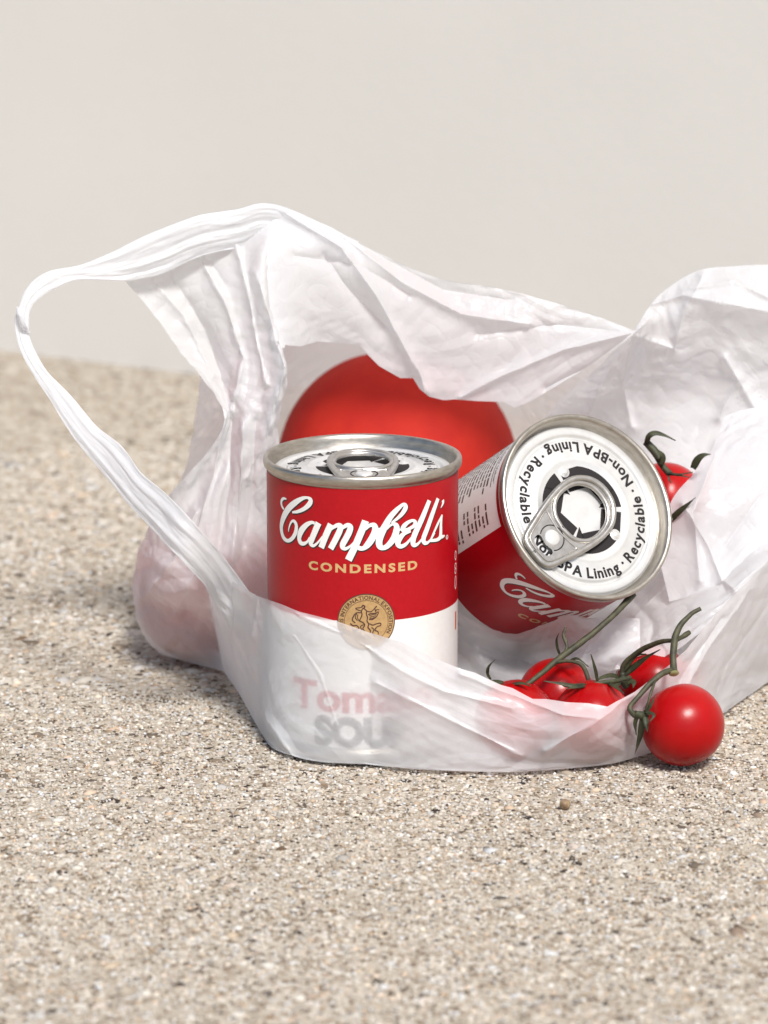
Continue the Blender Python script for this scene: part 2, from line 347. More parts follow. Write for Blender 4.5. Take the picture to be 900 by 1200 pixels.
def build_can(rot_lid):
    root = empty('soup_can')
    h = CAN_H
    # body with both seams
    v, f = revolve([(.0, .003), (.0285, .003), (.0300, .0015), (.0318, .0008), (.0326, 0), (.0339, .0004), (.0342, .0012), (.0342, .0031), (.0336, .0036), (.0330, .0040),
                    (.0330, h-.0042), (.0334, h-.0036), (.0341, h-.0031), (.0343, h-.0022), (.0343, h-.0009), (.0340, h-.0002), (.0335, h), (.0328, h-.0001), (.0323, h-.0007), (.0320, h-.0020), (.0316, h-.0048), (.0311, h-.0053)])
    mesh('can_body', v, f, M['steel'], root)
    # paper label, red over white
    z = [.0046, .012, .022, .032, .041, Z_SPLIT, .06, .07, .08, .09, h-.0045]
    v, f = revolve([(LR, q) for q in z], 160)
    mi = [1 if i//160 < 5 else 0 for i in range(len(f))]
    lab = mesh('label', v, f, [M['label_red'], M['label_white']], root, mi=mi)
    # brand script with its black drop edge
    sh = brush(SCRIPT, .32, .26, -.34, stack=1.5e-6); bmobj('lettering_shadow', wrap_z(sh, .00003), M['ink_black'], lab)
    sh2 = brush(SCRIPT, .05, .0, .0, stack=1.5e-6); bmobj('brand_lettering', wrap_z(sh2, .00008), M['ink_white'], lab)
    rg = merge(disc_bm(.0352, .07505, .0008, 24, .00055), fit(text_bm('R', .001, .00003), .0349, .0355, .0747, .0754))
    bmobj('registered_mark', wrap(rg, .00006), M['ink_white'], lab)
    cd = fit(text_bm('CONDENSED', .004, .00016, 1.3, spacing=1.35), -.0192, .0198, .0667, .06985)
    bmobj('condensed_lettering', wrap(cd, .00006), M['ink_gold'], lab)
    bmobj('tomato_lettering', wrap(fit(text_bm('Tomato', .012, .0004), -.0262, .0262, .0172, .0279), .00006), M['ink_crimson'], lab)
    def soup(b_): return text_bm('SOUP', .010, b_)
    s0 = soup(.00058); xs = [v.co.x for v in s0.verts]; k = .0345/(max(xs)-min(xs)); s0.free()
    for q, (bo, mm, nm) in enumerate([(.00062, 'ink_taupe', 'soup_lettering'), (.00030, 'ink_stone', 'soup_lettering_inline'), (.00018, 'ink_taupe', 'soup_lettering_core')]):
        t = soup(bo)
        for v in t.verts: v.co.x *= k; v.co.y = v.co.y*k + .0058
        bmobj(nm, wrap(t, .00006 + q*.00003), M[mm], lab)
    # bronze exhibition medal
    cx, cy, r = .0014, .0497, .0098
    bmobj('medal', wrap(disc_bm(cx, cy, r), .00010), M['ink_bronze'], lab)
    ln = [disc_bm(cx, cy, r+.0001, 72, r-.00025), disc_bm(cx, cy, r*.77, 72, r*.755)]
    tx = arc_text('PARIS INTERNATIONAL EXPOSITION', r*.80, .0019, math.pi*1.17, -math.pi*1.34, .00004)
    for v in tx.verts: v.co.x += cx; v.co.y += cy
    fig = [[(-1.6, 5.2, .5), (-1.2, 5.9, .5), (-.6, 5.6, .5), (-.8, 4.9, .5), (-1.4, 4.8, .4)], [(-1.2, 4.8, .35), (-1.7, 3.8, .4), (-1.5, 2.6, .4), (-1.9, 1.4, .4), (-2.4, .4, .3)],
           [(-.7, 4.7, .35), (.1, 3.9, .4), (0, 2.8, .4), (.4, 1.6, .4), (.2, .3, .35)], [(.1, 3.9, .3), (1.4, 3.6, .35), (2.4, 4.2, .3), (3.2, 5.2, .35), (3.7, 5.5, .5)], [(3.0, 4.8, .3), (3.2, 3.6, .3), (3.6, 4.3, .3), (4.5, 4.2, .3)],
           [(-1.7, 3.9, .3), (-3.2, 4.4, .35), (-3.6, 4.9, .3), (-2.2, 5.1, .3), (-1.6, 5.3, .3)], [(-1.9, 3.3, .4), (-3.4, 3.2, .4), (-4.4, 2.0, .45), (-4.8, .6, .4), (-3.8, -.4, .4)], [(-3.3, 3.0, .3), (-3.8, 1.6, .3), (-3.1, .4, .3)], [(-2.9, 2.7, .3), (-3.0, 1.4, .3), (-2.4, .2, .3)],
           [(.6, 2.6, .4), (1.8, 3.0, .4), (3.0, 3.0, .35), (4.2, 3.5, .3), (3.6, 2.0, .35), (2.2, .9, .4), (.9, .9, .35)], [(1.0, 2.2, .25), (2.4, 2.6, .25), (3.6, 2.8, .25)], [(1.1, 1.7, .25), (2.3, 1.9, .25), (3.3, 2.2, .25)], [(1.1, 1.3, .25), (2.1, 1.3, .25), (2.9, 1.6, .25)],
           [(-2.3, .3, .4), (-1.2, -.2, .4), (-.6, -1.2, .45), (-1.2, -2.4, .4), (-.4, -3.6, .4)], [(.2, .3, .4), (.8, -.8, .4), (.6, -2.0, .45), (1.4, -3.2, .4), (1.2, -4.4, .35)],
           [(-5.6, -.6, .4), (-4.6, -1.4, .45), (-3.4, -1.3, .4), (-2.6, -2.2, .4), (-3.4, -3.0, .4), (-4.6, -2.8, .35)], [(-5.0, -2.2, .35), (-4.2, -3.4, .4), (-3.0, -3.6, .4), (-2.0, -4.4, .4)], [(-1.0, -1.0, .3), (-2.0, -1.7, .35), (-1.6, -3.0, .35), (-2.2, -3.8, .3)],
           [(1.0, -.6, .35), (2.2, -1.2, .4), (3.4, -.8, .35), (4.8, -.6, .4), (5.0, -1.4, .3), (3.8, -1.8, .35), (3.0, -3.0, .4), (4.0, -3.6, .35), (4.2, -4.6, .3)], [(1.8, -2.0, .35), (2.6, -2.8, .35), (2.2, -4.2, .35), (3.2, -5.0, .35)], [(-.8, -4.4, .35), (.4, -5.0, .4), (1.8, -5.6, .35)], [(-3.2, -4.8, .35), (-1.6, -5.4, .4), (-.2, -6.0, .35)]]
    fg = brush(fig, .02, 0, 0, 5, stack=1e-6)
    for v in fg.verts: v.co.x = v.co.x*.98 + cx; v.co.y = v.co.y*.98 + cy
    bmobj('medal_lines', wrap_z(merge(*ln, tx, fg), .00016), M['ink_brown'], lab)
    # net weight numerals set sideways near the seam of the front panel
    sw = merge(*[brush([[(43.6+1.0*math.cos(t), z0+hh*math.sin(t), .45) for t in np.linspace(0, 2*math.pi, 14)]]) for z0, hh in ((66.6, 1.5), (62.9, .9), (61.1, .9), (57.0, 2.2))])
    bmobj('side_lettering', wrap_z(sw, .00006), M['ink_white'], lab)
    bmobj('side_mark', wrap(rects_bm([(.0432, .040, .0450, .0465)]), .00006), M['ink_orange'], lab)
    # white facts panel with its fine print
    bmobj('facts_panel', wrap(rects_bm([(-.094, .030, -.0495, .0938)]), .00005), M['label_white'], lab)
    rs = []; rg_ = random.Random(3)
    rs += [(-.092, .0888, -.0655, .0893)]
    for k in range(21):
        zz = .0868 - k*.0026
        x = -.092
        while x < -.068 + rg_.random()*.004 - .002:
            wd = rg_.uniform(.0012, .0036); hgt = .00105 if k % 5 else .0013
            rs.append((x, zz-hgt, x+wd, zz)); x += wd + .0005
        if k % 3 != 1:
            x = -.0632 + rg_.random()*.004
            for _ in range(rg_.randint(1, 3)):
                wd = rg_.uniform(.001, .0028); rs.append((x, zz-.00105, x+wd, zz)); x += wd + .0006
        x = -.0565
        if k % 4 != 2: 
            wd = rg_.uniform(.0014, .0034); rs.append((x, zz-.00105, x+wd, zz)); rs.append((x+wd+.0006, zz-.00105, x+wd+.0016, zz))
    rs = [(a0, b0, a1, b1) for a0, b0, a1, b1 in rs]
    bmobj('fine_print', wrap(rects_bm(rs), .00010), M['ink_brown'], lab)
    bmobj('daily_value_line', wrap(fit(text_bm('% Daily Value*', .002, .00006), -.083, -.0660, .0900, .0916), .0001), M['ink_brown'], lab)
    # lid: countersunk panel with pressed beads
    zt = h
    pr = [(0, -.0041), (.0125, -.0041), (.0150, -.0041), (.0172, -.0040), (.0180, -.0036), (.0186, -.0035), (.0192, -.0037), (.0200, -.0041), (.0255, -.0041), (.0260, -.0042), (.0264, -.0050), (.0268, -.0052), (.0272, -.0050), (.0276, -.0042), (.0282, -.0040), (.0300, -.0040), (.0305, -.0043), (.0308, -.0052), (.0313, -.0054)]
    v, f = revolve([(r_, zt+q) for r_, q in pr], 128)
    lid = mesh('lid', v, f, M['tin'], root)
    def lidup(bm, dz=.00005, rot=rot_lid):
        c, s_ = math.cos(rot), math.sin(rot)
        for v_ in bm.verts:
            x, y = v_.co.x, v_.co.y; v_.co = (x*c-y*s_, x*s_+y*c, zt-.0041+dz + v_.co.z)
        for f_ in bm.faces:
            f_.normal_update()
            if f_.normal.z < 0: f_.normal_flip()
        return bm
    half = 'Recyclable · Non-BPA Lining · '
    t1 = arc_text(half, .0250, .0053, R_(-60), math.pi, .00013, True, 1.0); t2 = arc_text(half, .0250, .0053, R_(120), math.pi, .00013, True, 1.0)
    cp = []
    for q, (ox, oy) in enumerate(((.00007, 0), (-.00007, .00005), (-.00003, -.00007))):
        for t0 in (t1, t2):
            tq = t0.copy()
            for v_ in tq.verts: v_.co.x += ox; v_.co.y += oy; v_.co.z += q*4e-6
            cp.append(tq)
    t1.free(); t2.free()
    bmobj('lid_lettering', lidup(merge(*cp)), M['lid_ink'], lid)
    # three chasing arrows
    ar = bmesh.new()
    for k in range(3):
        th = R_(37 + 120*k)
        # one bent band of the triangle and its head, in a frame whose corner points outward along th
        def pl(pts): 
            return [ar.verts.new((1.16*(x*math.cos(th)-y*math.sin(th)), 1.16*(x*math.sin(th)+y*math.cos(th)), k*2e-6)) for x, y in pts]
        ar.faces.new(pl([(.0042, .0128), (.0122, .0083), (.0074, .0030), (.0014, .0064)]))
        ar.faces.new(pl([(.0122, .0083), (.0146, .0050), (.0148, .0035), (.0072, .0016), (.0074, .0030)]))
        ar.faces.new(pl([(.0148, .0035), (.0140, -.0038), (.0068, -.0038), (.0072, .0016)]))
        ar.faces.new(pl([(.0160, -.0036), (.0046, -.0036), (.0106, -.0092)]))
    bmobj('recycling_symbol', lidup(ar, .00005), M['lid_ink'], lid)
    c, s_ = math.cos(rot_lid), math.sin(rot_lid)
    for rr_, aa in ((.0148, 101.4), (.0148, -46.3)):
        vv, ff = revolve([(0, .0009), (.0006, .00088), (.0011, .0006), (.0015, .0002), (.0022, 0)], 20)
        vv = [(x+rr_*math.cos(R_(aa)), y+rr_*math.sin(R_(aa)), q) for x, y, q in vv]
        mesh('pressed_nub', [(x*c-y*s_, x*s_+y*c, zt-.00408+q) for x, y, q in vv], ff, M['tin'], lid)
    for aa, rr_ in ((157.5, .0196), (-26.8, .0192)):
        two = text_bm('2', .0026, 0); th = R_(aa) + math.pi/2
        for v_ in two.verts:
            x, y = v_.co.x, v_.co.y; v_.co = (x*math.cos(th)-y*math.sin(th)+rr_*math.cos(R_(aa)), x*math.sin(th)+y*math.cos(th)+rr_*math.sin(R_(aa)), 0)
        bmobj('lid_numeral', lidup(two, .0003), M['lid_ink'], lid)
    # ring pull: pressed sheet with curled edges, nose at -x
    def smooth_loop(half_pts, n=72):
        pts = [(x, y) for x, y in half_pts] + [(x, -y) for x, y in half_pts[-2:0:-1]]
        c_ = catmull(np.array(pts + [pts[0]]), n); return c_[:-1]
    outer = smooth_loop([(-.0300, 0), (-.0296, .0045), (-.0275, .0074), (-.0215, .0092), (-.0130, .0112), (-.0040, .0124), (.0035, .0115), (.0085, .0082), (.0110, .0042), (.0117, 0)])
    hole = smooth_loop([(-.0125, 0), (-.0115, .0048), (-.0080, .0082), (-.0030, .0092), (.0025, .0080), (.0062, .0045), (.0072, 0)])
    inset = smooth_loop([(-.0272, 0), (-.0268, .0040), (-.0250, .0058), (-.0190, .0074), (-.0142, .0084), (-.0146, .0050), (-.0152, 0)])
    cu = bpy.data.curves.new('tab', 'CURVE'); cu.dimensions = '2D'; cu.fill_mode = 'BOTH'; cu.extrude = .0002
    # window beside the rivet, through which the lid print shows
    win = smooth_loop([(-.0262, 0), (-.0255, .0034), (-.0232, .0042), (-.0222, .0030), (-.0228, 0)], 30)
    for lp in (outer, hole, win):
        sp_ = cu.splines.new('POLY'); sp_.points.add(len(lp)-1); sp_.use_cyclic_u = True
        for q, p in zip(sp_.points, lp): q.co = (p[0], p[1], 0, 1)
    o = bpy.data.objects.new('t', cu); COL.objects.link(o); dg = bpy.context.evaluated_depsgraph_get(); dg.update()
    me_ = bpy.data.meshes.new_from_object(o.evaluated_get(dg)); bpy.data.objects.remove(o)
    sv = [v_.co[:] for v_ in me_.vertices]; sf = [tuple(p.vertices) for p in me_.polygons]
    def closed_tube(lp, r_, z_):
        p = np.array([(x, y, z_) for x, y in lp]); vv, ff = tube(np.vstack([p, p[:1], p[1:2]]), r_, 10, False); return vv, ff
    def shrink(lp, d):
        c_ = np.mean(lp, 0); t_ = np.gradient(np.vstack([lp[-1:], lp, lp[:1]]), axis=0)[1:-1]; t_ /= np.linalg.norm(t_, axis=1)[:, None]
        n_ = np.stack([-t_[:, 1], t_[:, 0]], 1); s = np.sign(((c_-lp)*n_).sum(1).mean()); return lp + n_*d*s
    tv, tf = join((sv, sf), closed_tube(shrink(outer, .0011), .00115, .0001), closed_tube(shrink(hole, -.0009), .0009, .0001), closed_tube(inset, .00035, .00022))
    ta = rot_lid + R_(27); c, s_ = math.cos(ta), math.sin(ta); tilt = .035
    def put(vv): return [(x*c-y*s_, x*s_+y*c, zt-.0041+.0016+q + (x+.02)*tilt) for x, y, q in vv]
    tabo = mesh('pull_tab', put(tv), tf, M['tab'], root, smooth=True)
    vv, ff = revolve([(0, .0007), (.0024, .0007), (.0028, .0004), (.0030, .0001)], 32)
    mesh('rivet', put([(x-.0190, y, q+.0001) for x, y, q in vv]), ff, M['tin'], tabo)
    gvv, gff = tube([(-.019+.0046*math.cos(t), .0046*math.sin(t), .0002) for t in np.linspace(-2.2, 2.2, 30)], .00022, 6)
    mesh('rivet_groove', put(gvv), gff, M['lid_ink'], tabo)
    return root

def tree_copy(o, parent=None):
    c = o.copy(); COL.objects.link(c); c.parent = parent
    for ch in list(o.children): tree_copy(ch, c)
    return c
can_a = build_can(R_(3))          # lid angles were read off the leaning can, whose label faces 3 degrees round
can_b = tree_copy(can_a)
tag(can_a, 'red and white soup can standing upright, ring pull lid on top', 'soup can', 'cans of tomato soup in the bag')
tag(can_b, 'tilted soup can leaning on the upright one, its ring pull lid turned to the viewer', 'soup can', 'cans of tomato soup in the bag')
for ch in can_a.children:
    if ch.name.split('.')[0] in ('lid', 'pull_tab'): ch.rotation_euler.z = R_(62)      # its lid was seamed on at another angle
can_a.location = (-.0074, 0, .0012)
nB = np.array([.459, -.729, .508]); nB /= np.linalg.norm(nB)
e1 = np.cross([0, 0, 1.], nB); e1 /= np.linalg.norm(e1); e2 = np.cross(nB, e1)
k = R_(-3); xB = e1*math.cos(k) + e2*math.sin(k); yB = np.cross(nB, xB)
LID = P(688, 598, .0048); baseB = LID - nB*CAN_H + np.array([.0006, .0014, .0012])
can_b.matrix_world = Matrix(((xB[0], yB[0], nB[0], baseB[0]), (xB[1], yB[1], nB[1], baseB[1]), (xB[2], yB[2], nB[2], baseB[2]), (0, 0, 0, 1)))

# ------------------------------------------------------------------ tomatoes and vines
SPHERES = []                        # what the bag film has to stay outside of (centre, radius)
def tomato_mesh(name, r, mt, parent=None, squash=.93, seed=0, lobes=5, lobe=.02, n=40, axis=(0, 0, 1), loc=(0, 0, 0), dimple=.10):
    v, f = [], []
    rs = random.Random(seed); ph = rs.uniform(0, 6)
    for i in range(n+1):
        th = math.pi*i/n
        for k in range(2*n):
            a = math.pi*k/n
            rr = r*(1 + lobe*math.sin(th)**2*math.cos(lobes*a+ph) + lobe*.6*math.cos(2*a+ph*2)*math.sin(th))
            z = r*squash*math.cos(th); q = math.sin(th)
            z -= r*dimple*math.exp(-(q/.28)**2)*(1 if th < math.pi/2 else -.35)
            v.append((rr*q*math.cos(a), rr*q*math.sin(a), z))
    for i in range(n):
        for k in range(2*n):
            k2 = (k+1) % (2*n); f.append((i*2*n+k, (i+1)*2*n+k, (i+1)*2*n+k2, i*2*n+k2))
    qn = Vector(axis).normalized().to_track_quat('Z', 'Y')
    v = [tuple(qn @ Vector(p) + Vector(loc)) for p in v]
    return mesh(name, v, f, mt, parent)
def blade(path, width, thick=.0004):
    """a sepal: a pointed, cupped strip along a path"""
    p = catmull(path, 14); t = np.gradient(p, axis=0); t /= np.linalg.norm(t, axis=1)[:, None]
    side = np.cross(t, np.array([.15, -.75, .65])); side /= np.linalg.norm(side, axis=1)[:, None]+1e-9; up = np.cross(side, t)
    v, f = [], []; m = len(p)
    for i in range(m):
        u = i/(m-1); wd = .82*width*(.55 + .9*u*(1-u)*1.8)*(1-u**2.2) + .00012
        v += [p[i]-side[i]*wd*.5+up[i]*wd*.18, p[i]-up[i]*thick*.4, p[i]+side[i]*wd*.5+up[i]*wd*.18, p[i]-up[i]*thick*1.5]
    for i in range(m-1):
        for k in range(4):
            k2 = (k+1) % 4; f.append((i*4+k, i*4+k2, (i+1)*4+k2, (i+1)*4+k))
    f += [(3, 2, 1, 0), tuple((m-1)*4+k for k in range(4))]
    return v, f
def rod(pts, r0, r1=None, n=24, knob=0):
    """a bent stalk through photograph sight lines (px, py, distance)"""
    w = catmull([P(*q) for q in pts], n); r = np.linspace(r0, r1 or r0, n+1)
    r = .70*r*(1 + .10*np.sin(np.linspace(0, 9, n+1)+r0*9e3) )
    if knob: r[:2] *= 1+knob
    for i in range(len(w)): w[i] += .00022*np.array(noise.noise_vector(Vector(w[i]*260)))
    return tube(w, r, 9)
def sep(pts, wd): return blade([P(*q) for q in pts], wd)

big = empty('beef_tomato', P(465, 546, .215), 'big red tomato behind the upright can', 'tomato')
big.location = (.0050, .215, .0475)
tomato_mesh('tomato_flesh', .0488, M['tomato'], big, squash=.95, seed=4, lobes=5, lobe=.012, n=56, axis=(.1, .5, 1), dimple=.08)
SPHERES.append((np.array(big.location), .0492))
lt = empty('round_tomato', (0, 0, 0), 'red tomato showing dull pink through the lower left of the bag', 'tomato')
ltc = P(247, 690, .100); lt.location = (ltc[0], .100, .0270)
tomato_mesh('tomato_flesh', .0268, M['tomato'], lt, squash=.96, seed=9, lobe=.012, n=44, axis=(-.4, .3, 1), dimple=.08)
SPHERES.append((np.array(lt.location), .0270))

def cherry(px, py, y, z=None, r=.0134, parent=None, axis=(0, 0, 1), seed=1):
    c = P(px, py, y)
    if z is not None: c[2] = z
    o = tomato_mesh('tomato', r, M['cherry'], parent, squash=1.0, seed=seed, lobe=.010, n=32, axis=axis, loc=c, dimple=.07)
    SPHERES.append((c, r)); return o, c
# truss lying inside the bag under the leaning can
va = empty('tomato_vine', (0, 0, 0), 'cherry tomatoes on a thick green stalk lying inside the bag lip under the tilted can', 'tomatoes')
ta, ca_ = cherry(652, 819, -.004, .0155, .0138, va, (.3, -.1, .9), 1)
tb, cb_ = cherry(694, 848, -.0295, .0150, .0138, va, (.55, -.2, .8), 2)
tc_, cc_ = cherry(603, 846, -.0275, .0150, .0136, va, (-.2, .1, .9), 3)
v, f = join(rod([(742, 696, .002), (718, 722, -.006), (690, 746, -.012), (660, 768, -.018), (636, 788, -.024), (612, 806, -.029)], .0017, .0014, knob=.1),
            rod([(660, 768, -.018), (664, 757, -.016), (660, 745, -.014), (663, 735, -.013)], .0010, .0007, 10),
            rod([(648, 777, -.020), (664, 775, -.021), (680, 778, -.023), (688, 790, -.024), (689, 801, -.026)], .0009, .0011, 14),
            rod([(612, 806, -.029), (606, 811, -.030)], .0015, .0017, 5))
mesh('stem', v, f, M['stem'], va)
v, f = join(rod([(660, 802, -.028), (676, 804, -.030), (700, 801, -.030), (722, 798, -.026), (738, 794, -.020)], .0009, .0012, 16), sep([(690, 802, -.030), (672, 804, -.033), (655, 801, -.033), (637, 798, -.033)], .0022),
            sep([(700, 799, -.029), (698, 788, -.030), (695, 776, -.031), (693, 767, -.032)], .0018), sep([(690, 803, -.031), (676, 805, -.036), (664, 807, -.039)], .0020), sep([(712, 800, -.028), (722, 806, -.033), (731, 812, -.036)], .0022))
mesh('calyx', v, f, M['calyx'], tb)
v, f = join(sep([(575, 797, -.026), (571, 789, -.028), (573, 781, -.030), (580, 773, -.031)], .0017), sep([(590, 800, -.026), (580, 799, -.028), (573, 797, -.030)], .0020), sep([(600, 802, -.03), (612, 801, -.033), (622, 804, -.035)], .0018))
mesh('calyx', v, f, M['calyx'], tc_)
v, f = join(sep([(657, 770, -.012), (653, 760, -.014), (652, 750, -.016), (655, 742, -.018)], .0016), sep([(665, 776, -.014), (676, 772, -.018), (690, 781, -.02)], .0014))
mesh('calyx', v, f, M['calyx'], ta)
# truss hanging over the lip, one tomato outside on the ground
vb = empty('tomato_vine', (0, 0, 0), 'forked green vine hooked over the bag lip with a cherry tomato outside on the ground', 'tomatoes')
td, cd_ = cherry(800.5, 850, -.0325, .0142, .0142, vb, (-.35, .45, .8), 5)
te, ce_ = cherry(766, 806, .012, .0160, .0132, vb, (-.5, -.3, .8), 6)
v, f = join(rod([(821, 713, -.016), (809, 720, -.017), (798, 732, -.019), (791, 747, -.022), (789, 764, -.025), (789, 780, -.028), (790, 789, -.030)], .0011, .0021, 26),
            rod([(808, 741, -.016), (800, 746, -.018), (792, 750, -.021)], .0013, .0012, 8),
            rod([(790, 750, -.021), (775, 752, -.017), (757, 759, -.012), (740, 770, -.008), (731, 779, -.007), (729, 788, -.007), (730, 797, -.007)], .0012, .0014, 22),
            rod([(789, 785, -.030), (777, 789, -.033), (764, 799, -.036), (752, 812, -.039), (743, 822, -.041), (738, 830, -.043), (744, 838, -.043), (752, 839, -.041)], .0014, .0013, 26),
            rod([(768, 797, -.036), (764, 808, -.040), (760, 822, -.042), (757, 834, -.042)], .0006, .0008, 14))
mesh('stem', v, f, M['stem'], vb)
vv, ff = revolve([(0, 0), (.0011, .0001), (.0018, -.0003)], 16)
cq = P(790, 790, -.0315); qn = Vector((.1, -.75, -.6)).normalized().to_track_quat('Z', 'Y')
mesh('cut_stem_end', [tuple(qn @ Vector(p) + Vector(cq)) for p in vv], ff, M['cut'], vb)
v, f = join(rod([(744, 836, -.0435), (752, 838, -.0425), (758, 836, -.041)], .0018, .0020, 8), sep([(753, 836, -.043), (752, 850, -.0425), (749, 866, -.041), (744, 884, -.039)], .0034), sep([(756, 838, -.043), (757, 848, -.045), (759, 858, -.0455)], .0030),
            sep([(748, 838, -.0435), (744, 848, -.043), (746, 862, -.042)], .0020), sep([(757, 836, -.043), (763, 826, -.0435), (768, 814, -.043)], .0014), sep([(756, 834, -.043), (766, 838, -.046), (761, 846, -.047)], .0018))
mesh('calyx', v, f, M['calyx'], td)
v, f = join(rod([(729, 788, -.007), (730, 797, -.007), (734, 803, -.006)], .0018, .0024, 8), sep([(730, 792, -.007), (742, 783, -.008), (756, 772, -.011), (773, 761, -.015)], .0034), sep([(728, 790, -.007), (738, 778, -.008), (747, 768, -.010), (757, 766, -.013)], .0016),
            sep([(728, 797, -.007), (718, 792, -.010), (706, 794, -.014), (694, 800, -.018)], .0026), sep([(734, 800, -.006), (742, 800, -.008), (742, 806, -.01)], .0034), sep([(726, 795, -.007), (722, 803, -.010), (718, 810, -.014)], .0034))
mesh('calyx', v, f, M['calyx'], te)
# one more tomato high at the back of the bag
vc = empty('cherry_tomato', (0, 0, 0), 'single cherry tomato with dark curled sepals peeping out behind the lid of the tilted can', 'tomato')
r5 = .0138; c5 = P(780, 586, .068)
tomato_mesh('tomato_flesh', r5, M['cherry'], vc, squash=1.0, seed=8, lobe=.01, n=32, axis=(-.4, -.7, .5), loc=c5, dimple=.07); SPHERES.append((c5, r5))
v, f = join(rod([(785, 556, .049), (776, 545, .05), (768, 530, .052), (757, 518, .054)], .0016, .0022, 12), sep([(757, 520, .052), (761, 511, .050), (769, 508, .050), (780, 511, .050), (792, 516, .050)], .0030), sep([(774, 545, .048), (776, 535, .047), (772, 527, .047)], .0036), sep([(780, 553, .046), (795, 556, .044), (812, 553, .043)], .0010), sep([(782, 556, .046), (795, 557, .044), (808, 559, .043)], .0009),
            sep([(812, 549, .046), (817, 540, .045), (824, 534, .044), (833, 532, .044)], .0040), sep([(783, 556, .046), (784, 562, .045), (787, 566, .045)], .0010), sep([(784, 612, .042), (793, 603, .040), (803, 594, .038), (815, 583, .037)], .0034))
mesh('calyx', v, f, M['calyx'], vc)

# a loose crumb of gravel in front of the bag
pb = bmesh.new(); bmesh.ops.create_icosphere(pb, subdivisions=3, radius=1)
q = G(662, 942, .0012)
for v_ in pb.verts:
    d = 1 + .25*noise.noise(v_.co*1.7 + Vector((3, 1, 2))); v_.co = Vector((v_.co.x*.0017*d + q[0], v_.co.y*.0015*d + q[1], v_.co.z*.0019*d + .0011))
tag(bmobj('pebble', pb, vary(mat('pebble', (.3, .2, .11), .7), 700, (.14, .085, .05), (.36, .26, .15)), smooth=True), 'tiny loose brown pebble lying on the concrete in front of the bag', 'pebble')

# ------------------------------------------------------------------ the carrier bag: thin white film, let down over what is in it
film = bpy.data.materials.new('white_film'); film.use_nodes = True
t_ = film.node_tree; t_.nodes.clear()
out = t_.nodes.new('ShaderNodeOutputMaterial')
ply = nd(film, 'ShaderNodeAttribute', attribute_name='ply')          # 0 one ply drawn tight, 1 several plies gathered together
def by_ply(one, many):
    m = nd(film, 'ShaderNodeMapRange'); m.inputs['To Min'].default_value = one; m.inputs['To Max'].default_value = many
    lk(film, ply.outputs['Fac'], m.inputs[0]); return m.outputs[0]
alb = by_ply(.95, .84)
cc = nd(film, 'ShaderNodeCombineColor'); cc2 = nd(film, 'ShaderNodeCombineColor')
for c_, q in ((cc, (.985, .995, 1.015)), (cc2, (1.0, 1.0, 1.02))):
    for k_, e_ in enumerate(q):
        mm = nd(film, 'ShaderNodeMath', operation='MULTIPLY'); lk(film, alb, mm.inputs[0]); mm.inputs[1].default_value = e_; lk(film, mm.outputs[0], c_.inputs[k_])
dif = nd(film, 'ShaderNodeBsdfDiffuse'); lk(film, cc.outputs[0], dif.inputs[0])
trl = nd(film, 'ShaderNodeBsdfTranslucent'); lk(film, cc2.outputs[0], trl.inputs[0])
tra = nd(film, 'ShaderNodeBsdfTransparent'); tra.inputs[0].default_value = (.97, .97, .97, 1)
glo = nd(film, 'ShaderNodeBsdfGlossy', Roughness=.30)
rfr = nd(film, 'ShaderNodeBsdfRefraction', Roughness=.66); rfr.inputs[0].default_value = (.96, .95, .95, 1)
ge = nd(film, 'ShaderNodeNewGeometry'); ior = nd(film, 'ShaderNodeMapRange'); ior.inputs['To Min'].default_value = 1.5; ior.inputs['To Max'].default_value = 1/1.5
lk(film, ge.outputs['Backfacing'], ior.inputs[0]); lk(film, ior.outputs[0], rfr.inputs['IOR'])
tcf = nd(film, 'ShaderNodeTexCoord')
n1 = nd(film, 'ShaderNodeTexNoise', Scale=420, Detail=5, Roughness=.65); lk(film, tcf.outputs['Object'], n1.inputs['Vector'])
mpv = nd(film, 'ShaderNodeTexNoise', Scale=30, Detail=3); lk(film, tcf.outputs['Object'], mpv.inputs['Vector'])
mxv = nd(film, 'ShaderNodeMix', data_type='VECTOR'); mxv.inputs[0].default_value = .035; lk(film, tcf.outputs['Object'], mxv.inputs[4]); lk(film, mpv.outputs['Color'], mxv.inputs[5])
n2 = nd(film, 'ShaderNodeTexVoronoi', Scale=85); n2.feature = 'DISTANCE_TO_EDGE'; lk(film, mxv.outputs[1], n2.inputs['Vector'])
b1 = nd(film, 'ShaderNodeBump', Strength=.25, Distance=.0004); lk(film, n1.outputs['Fac'], b1.inputs['Height'])
b2 = nd(film, 'ShaderNodeBump', Strength=.14, Distance=.0010); lk(film, n2.outputs['Distance'], b2.inputs['Height']); lk(film, b1.outputs[0], b2.inputs['Normal'])
for s_ in (dif, trl, glo): lk(film, b2.outputs[0], s_.inputs['Normal'])
def blend(fac, a_, b_):
    m = nd(film, 'ShaderNodeMixShader')
    if isinstance(fac, float): m.inputs[0].default_value = fac
    else: lk(film, fac, m.inputs[0])
    lk(film, a_.outputs[0], m.inputs[1]); lk(film, b_.outputs[0], m.inputs[2]); return m
lw = nd(film, 'ShaderNodeLayerWeight', Blend=.5); mr = nd(film, 'ShaderNodeMapRange')            # film seen edge on is a longer way through
lk(film, by_ply(.29, .06), mr.inputs['To Min']); mr.inputs['To Max'].default_value = .03; lk(film, lw.outputs['Facing'], mr.inputs[0])
white = blend(by_ply(.30, .44), dif, trl); milky = blend(by_ply(.29, .20), white, rfr)
lk(film, blend(.022, blend(mr.outputs[0], milky, tra), glo).outputs[0], out.inputs[0])

